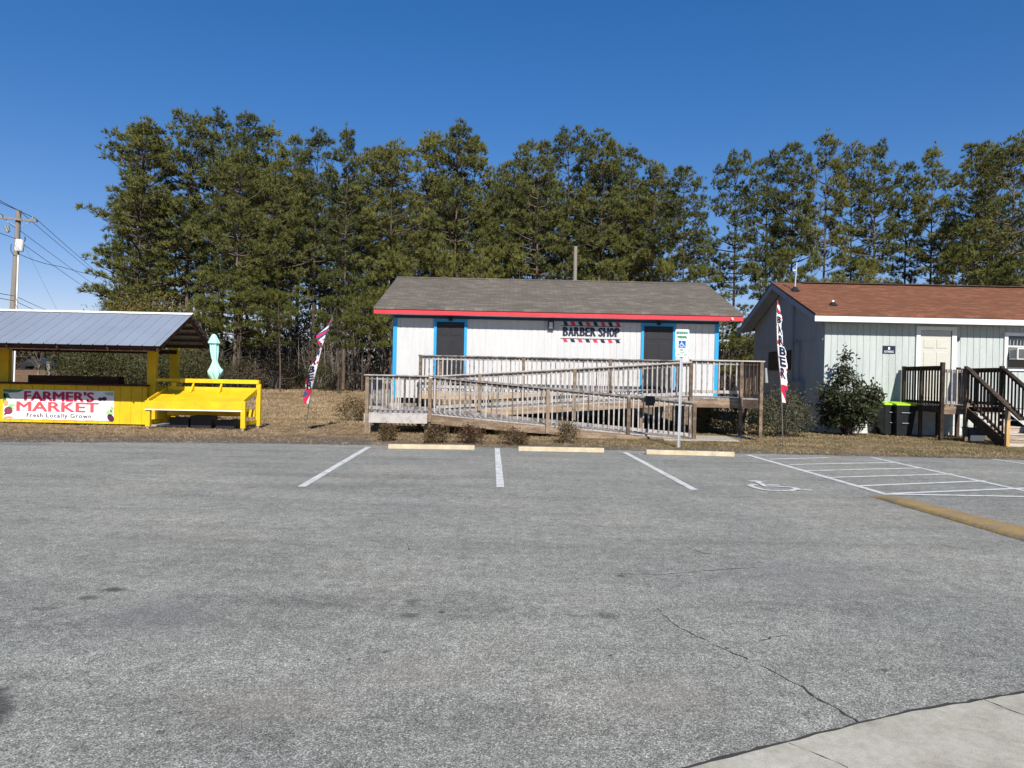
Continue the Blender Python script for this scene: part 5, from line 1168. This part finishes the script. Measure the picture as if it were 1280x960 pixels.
def T(i): return PROT[i]
for i, px_, top, Y, sw, lab in [
    (0, 176, 160, 49, 1.05, 'broad full pine at the left end of the wood, lowest limbs over the stall roof'),
    (2, 192, 163, 54, 0.95, 'pine close behind the leftmost broad pine'),
    (4, 238, 143, 53, 1.0, 'tall pine second peak from the left end of the wood'),
    (1, 270, 142, 55, 1.0, 'tallest pine of the left cluster, straight above the stall roof corner'),
    (0, 298, 196, 46, 0.85, 'lighter green pine standing in front of the left cluster'),
    (3, 306, 149, 54, 1.05, 'tall pine right of the left cluster peak, above the parasol'),
    (5, 342, 157, 55, 0.8, 'slim pine above the gap between parasol and leaning flag'),
    (2, 352, 205, 49, 0.8, 'shorter pine above the right end of the yellow bench'),
    (3, 368, 174, 56, 0.7, 'small-topped pine with a thin tip left of the leaning flag'),
    (1, 397, 167, 53, 0.95, 'pine rising right above the leaning flag'),
    (5, 435, 160, 51, 0.8, 'airy tall pine with visible trunk between leaning flag and shop roof'),
    (2, 466, 190, 55, 0.85, 'rounded pine above the left end of the taupe roof'),
    (0, 494, 184, 50, 0.9, 'dense pine over the left corner of the shop roof'),
    (4, 534, 170, 53, 0.95, 'pine over the left shop door, left half of the twin crown'),
    (0, 571, 164, 52, 0.95, 'tallest pine over the left part of the shop roof'),
    (2, 596, 180, 56, 0.85, 'narrow pine on the right shoulder of the twin crown'),
    (1, 644, 197, 54, 0.85, 'lower pine over the middle of the shop roof left of the wall lamp'),
    (2, 676, 180, 51, 0.85, 'rounded pine above the shop wall lamp'),
    (4, 714, 167, 53, 0.95, 'pointed pine right above the pale wooden pole'),
    (0, 751, 175, 52, 0.85, 'bushy pine just right of the pale wooden pole'),
    (5, 786, 184, 54, 0.95, 'pine above the right end of the BARBER SHOP lettering'),
    (1, 817, 205, 53, 0.85, 'pine above the right shop door'),
    (3, 856, 214, 50, 0.8, 'slender low pine above the reserved parking sign'),
    (4, 921, 195, 52, 0.78, 'pine in the gap above the right end of the taupe roof'),
    (1, 962, 194, 54, 0.75, 'pine left of the red roof peak'),
    (2, 994, 182, 52, 0.68, 'pine directly above the tall roof vent pipe'),
    (5, 1032, 168, 51, 0.8, 'tallest narrow pine above the left part of the red roof'),
    (4, 1068, 185, 55, 0.65, 'pine behind and right of the tallest pine over the red roof'),
    (1, 1098, 180, 52, 0.8, 'wide airy pine above the black wall notice'),
    (3, 1136, 208, 54, 0.7, 'thin pine with low top above the house door'),
    (5, 1168, 184, 51, 0.75, 'dark pointed pine above the house door'),
    (2, 1220, 182, 50, 0.9, 'broad sunlit pine above the house stairs'),
    (4, 1240, 196, 54, 0.75, 'pine behind the broad sunlit pine near the right edge'),
    (0, 1272, 177, 45, 0.9, 'dense dark pine cut by the right edge of the photo')]:
    tree(T(i), px_, top, Y, lab, sw)
for i, px_, top, Y, sw, lab in [
    (0, 158, 345, 47, 0.75, 'low bushy pine at the left foot of the wood, by the roof ridge'),
    (1, 262, 345, 44, 0.7, 'young olive green pine behind the parasol'),
    (2, 300, 345, 45, 0.85, 'young spreading pine between parasol and bench top rail'),
    (0, 322, 310, 47, 0.8, 'mid height young pine behind the right end of the bench'),
    (2, 352, 372, 44, 0.7, 'smallest olive pine left of the leaning flag'),
    (2, 425, 378, 43, 0.7, 'young arching pine right behind the leaning flag tip'),
    (1, 455, 350, 46, 0.75, 'young pine at the left eave of the taupe roof'),
    (0, 492, 300, 49, 0.75, 'young pine behind the left slope of the taupe roof'),
    (2, 600, 318, 47, 0.9, 'young pine peeping over the ridge left of the roof centre'),
    (0, 552, 300, 48, 0.75, 'young pine over the ridge above the left shop door'),
    (1, 652, 325, 47, 0.9, 'young pine over the ridge just left of the wall lamp'),
    (2, 772, 335, 46, 0.8, 'young bright pine right of the pale wooden pole'),
    (1, 832, 330, 47, 0.8, 'young pine over the ridge above the right shop door'),
    (0, 880, 318, 47, 0.65, 'young pine above the right gable end of the taupe roof'),
    (2, 975, 322, 46, 0.8, 'young pine left of the roof vent pipe'),
    (1, 1020, 318, 47, 0.6, 'young pine right of the roof vent pipe'),
    (2, 1078, 332, 47, 0.65, 'young pine over the red roof above the shrub'),
    (0, 1205, 290, 46, 1.0, 'young yellow green pine over the red roof near the stairs'),
    (1, 1258, 320, 45, 0.9, 'young pine over the red roof at the right edge'),
    (1, 905, 372, 44, 0.8, 'low pine in the gap between shop and house, left'),
    (0, 935, 385, 41, 0.8, 'low dark pine just behind the left eave of the house')]:
    tree(SMALL[i], px_, top, Y, lab, sw, group='young pines at the foot of the wood')

# far mass of wood behind: one object
Vs = []; tk = MB(); rr = np.random.default_rng(5)
for k in range(64):
    px_ = 165 + k * 18.4 + rr.uniform(-12, 12); Y = rr.uniform(58, 74)
    dense = px_ < 850
    top = rr.uniform(205, 270) if dense else rr.uniform(265, 330)
    if 830 < px_ < 1230 and rr.uniform() < 0.8: continue
    tp_ = at(px_, top, Y); zb_ = H(0, Y); s = (tp_.z - zb_)
    tr, V = pine_parts(100 + k, s, 0.42, 2.9, dens=0.6, nb=8, ln=0.42, wd=0.075, full=0.7, taper=3)
    Vs.append(V + np.array([tp_.x, Y, zb_]))
    tk.tube([(tp_.x, Y, zb_), (tp_.x + rr.uniform(-.3, .3), Y, zb_ + s * 0.95)], [0.2, 0.05], 6)
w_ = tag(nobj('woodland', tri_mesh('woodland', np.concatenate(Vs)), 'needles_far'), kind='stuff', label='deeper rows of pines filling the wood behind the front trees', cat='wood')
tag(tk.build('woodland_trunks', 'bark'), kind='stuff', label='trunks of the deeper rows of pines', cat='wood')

# undergrowth at the foot of the wood: bare twigs and leaves
def cloudleaves(n, fx, nb=3, ln=0.2, wd=0.06, seed=1):
    r = np.random.default_rng(seed); c = fx(r, n); d = np.tile(np.array([0, 0, 0.6]), (len(c), 1)); return blades(c, d, nb, ln, wd, 0.9, r)
def ub_f(r, n):
    px_ = r.uniform(100, 1300, n); Y = r.uniform(51, 60, n); x = (px_ - 640) / 900 * Y
    hmax = 2.2 + 1.6 * np.sin(x * 0.5) * np.sin(x * 0.17 + 1) + 0.8 * np.sin(x * 1.7); z = np.abs(r.normal(size=n)) * hmax * 0.55
    return np.stack([x, Y, z + 0.45], 1)
tag(nobj('undergrowth', tri_mesh('undergrowth', cloudleaves(26000, ub_f, 4, 0.30, 0.05, 3)), 'brush'), 'brown leafy undergrowth along the foot of the pines', 'undergrowth', kind='stuff')
def ub_g(r, n):
    px_ = r.uniform(125, 1300, n); Y = r.uniform(62, 76, n); x = (px_ - 640) / 900 * Y
    z = r.uniform(0, 1, n) ** 1.3 * (6 + 2.5 * np.sin(x * 0.3)); z = np.where(px_ > 860, z * 0.75, z)
    return np.stack([x, Y, z + 0.6], 1)
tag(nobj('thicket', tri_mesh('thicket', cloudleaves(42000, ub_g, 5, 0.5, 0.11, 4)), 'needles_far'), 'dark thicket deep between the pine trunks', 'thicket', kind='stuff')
tw = MB(); r = random.Random(4)
for k in range(520):
    px_ = r.uniform(105, 1290); Y = r.uniform(49, 58); x = (px_ - 640) / 900 * Y; hh_ = r.uniform(2.0, 6.5); l = r.uniform(-0.6, 0.6)
    p0 = Vector((x, Y, 0.4)); p1 = p0 + Vector((l * 0.5, 0, hh_ * 0.5)); p2 = p0 + Vector((l * 1.2, 0, hh_))
    rd = r.uniform(0.02, 0.055); tw.tube([p0, p1, p2], [rd, rd * 0.7, 0.006], 4, cap=False)
    for q in range(5):
        t = r.uniform(0.3, 0.9); b_ = p0.lerp(p2, t); e = b_ + Vector((r.uniform(-0.9, 0.9), r.uniform(-0.4, 0.4), r.uniform(0.3, 1.1))); tw.tube([b_, e], [rd * 0.5, 0.004], 3, cap=False)
tag(tw.build('saplings', 'palebark'), 'bare grey saplings and twigs among the pine trunks', 'saplings', kind='stuff')

# leafy shrubs with real leaves
def leaf_quads(c, r, ln, wd, up=0.4):
    n = len(c); d = r.normal(size=(n, 3)); d[:, 2] += up; d /= np.linalg.norm(d, axis=1)[:, None]
    s = np.cross(d, r.normal(size=(n, 3))); s /= np.linalg.norm(s, axis=1)[:, None]
    L = ln * r.uniform(0.7, 1.2, (n, 1)); m_ = c + d * L * 0.5
    V = np.stack([c, m_ + s * wd / 2, c + d * L, m_ - s * wd / 2], 1).reshape(-1, 3); return V
def shrub(name, base, rx, ry, h, nleaf, ln, wd, mat, label, cat='shrub', group=None, seed=1, shape='round', nstem=9, stemmat='palebark', z0=0.0, bare=0.0):
    r = np.random.default_rng(seed); r_ = root(name, base, label, cat, group)
    b = np.array(base); stems = MB(); cl = []
    ncl = max(14, nleaf // 45)
    for k in range(ncl):
        for _ in range(30):
            u = r.uniform(-1, 1, 3); u[2] = r.uniform(0, 1)
            t = u[2]
            if shape == 'round': lim = math.sqrt(max(0, 1 - (2 * t - 0.9) ** 2 / 1.3))
            elif shape == 'cone': lim = 0.9 if t < 0.2 else (1.0 if t < 0.4 else (1.0 - (t - 0.4) * 2.2 if t < 0.68 else 0.38 * (1 - (t - 0.68) * 1.2)))
            else: lim = 1.0
            if u[0] ** 2 + u[1] ** 2 < lim ** 2 and (u[0] ** 2 + u[1] ** 2 > (0.35 * lim) ** 2 or t > 0.8): break
        cl.append(np.array([u[0] * rx, u[1] * ry, z0 + u[2] * (h - z0)]))
    cl = np.array(cl)
    for k in range(len(cl)):
        if k % max(1, len(cl) // (nstem * 5)) == 0:
            e = Vector(b + cl[k]); s0 = Vector(b) + Vector((cl[k][0] * 0.12, cl[k][1] * 0.12, 0)); mid = s0.lerp(e, 0.5) + Vector((-cl[k][0] * 0.12, 0, 0.08 * h))
            stems.tube([s0, mid, e], [0.006 + 0.006 * h, 0.004 + 0.003 * h, 0.003], 5, cap=False)
    stems.build('stem', stemmat, r_)
    idx = r.integers(0, len(cl), nleaf); spread = np.array([rx, ry, h * 0.5]).mean() * (0.115 if shape == 'cone' else (0.24 if name == 'azalea_shrub' else 0.16))
    c = cl[idx] + r.normal(size=(nleaf, 3)) * spread; c[:, 2] = np.maximum(c[:, 2], 0.03)
    V = leaf_quads(c, r, ln, wd); me = np_mesh('foliage', V, np.arange(len(V)).reshape(-1, 4), 4)
    o = nobj('foliage', me, mat, r_); return r_
p = gnd(1060, 545); shrub('magnolia_bush', (p.x, p.y, 0), 0.86, 0.8, 2.5, 4600, 0.145, 0.06, 'magnolia', 'dark glossy conical magnolia bush before the pale green house wall', 'bush', seed=2, shape='cone', nstem=9, stemmat='bark', z0=0.35)
az = [(485, 552, 0.26, 0.42, 'reddish azalea shrub leftmost of five, under the left ramp landing'), (545, 555, 0.32, 0.45, 'azalea shrub second from left, at the first low rim board'), (590, 555, 0.38, 0.48, 'widest azalea shrub, behind the right end of the leftmost wheel stop'), (644, 557, 0.36, 0.46, 'azalea shrub fourth from left, at the left end of the middle wheel stop'), (708, 555, 0.34, 0.58, 'tallest azalea shrub, behind the middle wheel stop')]
for k, (px_, py_, rx, h_, lab) in enumerate(az):
    p = gnd(px_, py_); shrub('azalea_shrub', (p.x, p.y, 0), rx * 0.9, rx * 0.8, h_ * 0.88, 1500, 0.05, 0.024, 'azalea', lab, 'shrub', 'small azaleas in front of the ramp', seed=20 + k, shape='round', nstem=16, z0=0.05)
p = gnd(445, 527); shrub('azalea_shrub', (p.x, p.y, 0), 0.55, 0.5, 0.75, 1500, 0.08, 0.035, 'azalea', 'loose olive shrub left of the ramp landing', 'shrub', None, seed=31, z0=0.05)
p = at(978, 530, 20.9); shrub('evergreen_shrub', (p.x, p.y, 0), 0.85, 0.8, 1.35, 4200, 0.07, 0.035, 'darkshrub', 'dark round shrub right of the deck behind the upright flag', 'shrub', seed=32, z0=0.05)
p = at(915, 530, 21.6); shrub('evergreen_shrub', (p.x, p.y, 0), 1.0, 0.6, 0.95, 3600, 0.07, 0.035, 'darkshrub', 'dark shrub growing beneath the raised deck', 'shrub', seed=33, z0=0.05)
hd = [(96, 31, 1.0, 2.4, 'hedge', 'large olive hedge shrub behind the middle of the counter'), (133, 30, 1.6, 2.5, 'hedge', 'leafy hedge shrub left of the right stall post'), (170, 32, 1.9, 2.9, 'hedge', 'leafy hedge shrub directly behind the right stall post'), (205, 34, 1.8, 2.8, 'hedge', 'dark hedge shrub between the two right stall posts'), (240, 36, 1.9, 2.7, 'hedge', 'hedge shrub behind the parasol on the left')]
for k, (px_, Y, rx, h_, mt, lab) in enumerate(hd):
    p = at(px_, 470, Y); shrub('hedge_shrub', (p.x, Y, H(0, Y)), rx, 1.2, h_, 6500, 0.10, 0.055, mt, lab, 'shrub', 'hedge behind the stall', seed=40 + k, z0=0.1, stemmat='bark')
for k, (px_, Y, rx, h_, lab) in enumerate([(190, 45, 3.6, 5.6, 'large bronze green shrub above the tin roof'), (150, 47, 3.0, 4.8, 'smaller bronze shrub behind the left part of the tin roof ridge')]):
    p = at(px_, 470, Y); shrub('broadleaf_shrub', (p.x, Y, H(0, Y)), rx, 2, h_, 12000, 0.15, 0.08, 'brownhedge', lab, 'shrub', None, seed=50 + k, z0=0.3, stemmat='bark')
for k, (px_, Y, rx, h_, lab) in enumerate([(305, 46, 1.5, 1.7, 'low brown shrub right behind the bench end post'), (275, 45, 1.8, 2.0, 'low brown shrub behind the parasol foot'), (345, 48, 1.6, 2.2, 'brown shrub left of the leaning flag at the wood edge'), (398, 49, 1.3, 1.7, 'small green shrub at the wood edge behind the leaning flag')]):
    p = at(px_, 470, Y); shrub('brush_shrub', (p.x, Y, H(0, Y)), rx, 1.2, h_, 3500, 0.13, 0.05, 'brush' if k < 3 else 'hedge', lab, 'shrub', 'shrubs at the edge of the wood', seed=60 + k, z0=0.05)

# far left: road, car, distant trees
RY = 106.0
m_ = MB().add([(-150, RY - 6, 1.37), (-42, RY - 6, 1.37), (-42, RY + 6, 1.37), (-150, RY + 6, 1.37)], [(0, 1, 2, 3)])
M['farroad'] = mat_paint('far_road', (0.22, 0.22, 0.22), 0.9)
tag(m_.build('road', 'farroad'), kind='structure')
cx = at(47, 455, RY - 1).x; cz = 1.375; cr = root('parked_car', (cx, RY - 1, cz), 'small black car far off on the road behind the stall', 'car')
prof = [(-2.3, 0.45), (-2.25, 0.85), (-1.5, 0.98), (-0.9, 1.5), (0.9, 1.55), (1.8, 1.1), (2.25, 1.0), (2.3, 0.45)]
MB().prism([(cx + x, RY - 1.9, cz + z) for x, z in prof], (0, 1.8, 0)).build('body', 'carpaint', cr, 0.05)
MB().prism([(cx + x, RY - 1.93, cz + z) for x, z in [(-1.3, 1.0), (-0.8, 1.42), (0.85, 1.46), (1.5, 1.05)]], (0, 0.02, 0)).build('side_window', 'glassdark', cr)
for x in (-1.45, 1.45):
    for y in (RY - 1.95, RY - 0.3): MB().tube([(cx + x, y, cz + 0.34), (cx + x, y + 0.2, cz + 0.34)], 0.34, 14).build('wheel', 'tyre', cr)
def far_f(r, n):
    x = r.uniform(-140, -62, n); Y = r.uniform(118, 135, n); hmax = 4.6 + 1.3 * np.sin(x * 0.37) + 0.9 * np.sin(x * 1.1); z = r.uniform(0, 1, n) ** 0.8 * hmax; return np.stack([x, Y, z + 1.3], 1)
tag(nobj('far_treeline', tri_mesh('far_treeline', cloudleaves(16000, far_f, 4, 1.0, 0.25, 8)), 'brush'), 'distant grey brown treeline beyond the road', 'treeline', kind='stuff')
# roadside bare sapling
p = at(47, 470, 45); sp = root('bare_sapling', (p.x, 45, H(0, 45)), 'small bare forked sapling seen through the stall opening', 'tree')
m_ = MB(); b0_ = Vector((p.x, 45, H(0, 45) - 0.05)); m_.tube([b0_, b0_ + Vector((0.03, 0, 0.8)), b0_ + Vector((0.1, 0, 1.4))], [0.05, 0.04, 0.03], 6)
m_.build('trunk', 'palebark', sp)
m_ = MB(); r = random.Random(9)
for k in range(16):
    s = b0_ + Vector((0.08, 0, 0.9 + 0.05 * k * 0.8)); e = s + Vector((r.uniform(-0.7, 0.7), r.uniform(-0.5, 0.5), r.uniform(0.5, 1.2))); m_.tube([s, s.lerp(e, 0.5) + Vector((0, 0, 0.1)), e], [0.022, 0.014, 0.005], 4, cap=False)
m_.build('branch', 'palebark', sp)
p = at(60, 470, 42); 
sp = tag(MB().box(p.x - 0.1, p.x + 0.1, 42, 42.2, H(0, 42) - 0.1, H(0, 42) + 1.6).build('fence_post', 'pole', None, 0.02), 'short grey post beside the bare sapling behind the counter', 'post')

# ------------------------------------------------------------------ turf and litter
def scatter_strip(r, n, x0, x1, w, pw=1.0):
    x = r.uniform(x0, x1, n); e = np.interp(x, [p.x for p in EP], [p.y for p in EP]); y = e - 0.05 + (r.uniform(0, 1, n) ** pw) * w; return x, y
r = np.random.default_rng(77)
x, y = scatter_strip(r, 52000, -19, 21, 8.0, 1.25)
keep = np.array([mn.noise(Vector((a_ * 0.7, b_ * 0.9, 5))) + 0.25 * r.normal() > -0.18 for a_, b_ in zip(x, y)]) 
e = np.interp(x, [p.x for p in EP], [p.y for p in EP]); keep &= (r.uniform(0, 1, len(x)) < np.clip((y - e) / np.where(x < 5.5, 2.4, 0.25), 0.06, 1))
x, y = x[keep], y[keep]
c = np.stack([x, y, np.full(len(x), 0.015)], 1); V = blades(c, np.tile([0, 0, 1.0], (len(c), 1)), 4, 0.055, 0.010, 0.75, r)
x2 = r.uniform(-16, 0.5, 30000); y2 = r.uniform(22, 48, 30000) ; z2 = np.array([H(0, b_) for b_ in y2])
c2 = np.stack([x2 * (y2 / 22), y2, z2 + 0.015], 1); V2 = blades(c2, np.tile([0, 0, 1.0], (len(c2), 1)), 3, 0.10, 0.03, 0.8, r)
tag(nobj('grass', tri_mesh('grass', np.concatenate([V, V2])), 'grassblade'), 'dry winter grass between the lot and the buildings', 'grass', kind='stuff')
x, y = scatter_strip(r, 14000, -19, 21, 7.0, 1.1); kp = r.uniform(0, 1, len(x)) < np.clip((y - np.interp(x, [p.x for p in EP], [p.y for p in EP])) / 1.2, 0.15, 1); x, y = x[kp], y[kp]; c = np.stack([x, y, np.full(len(x), 0.035)], 1)
V = leaf_quads(c, r, 0.06, 0.035, 0.0)
V[:, 2] = 0.03 + (V[:, 2] - 0.035) * 0.35 + 0.012
tag(nobj('leaf_litter', np_mesh('leaf_litter', V, np.arange(len(V)).reshape(-1, 4), 4), 'litter'), 'fallen brown leaves scattered on the grass strip', 'leaves', kind='stuff')
bpy.context.view_layer.update()
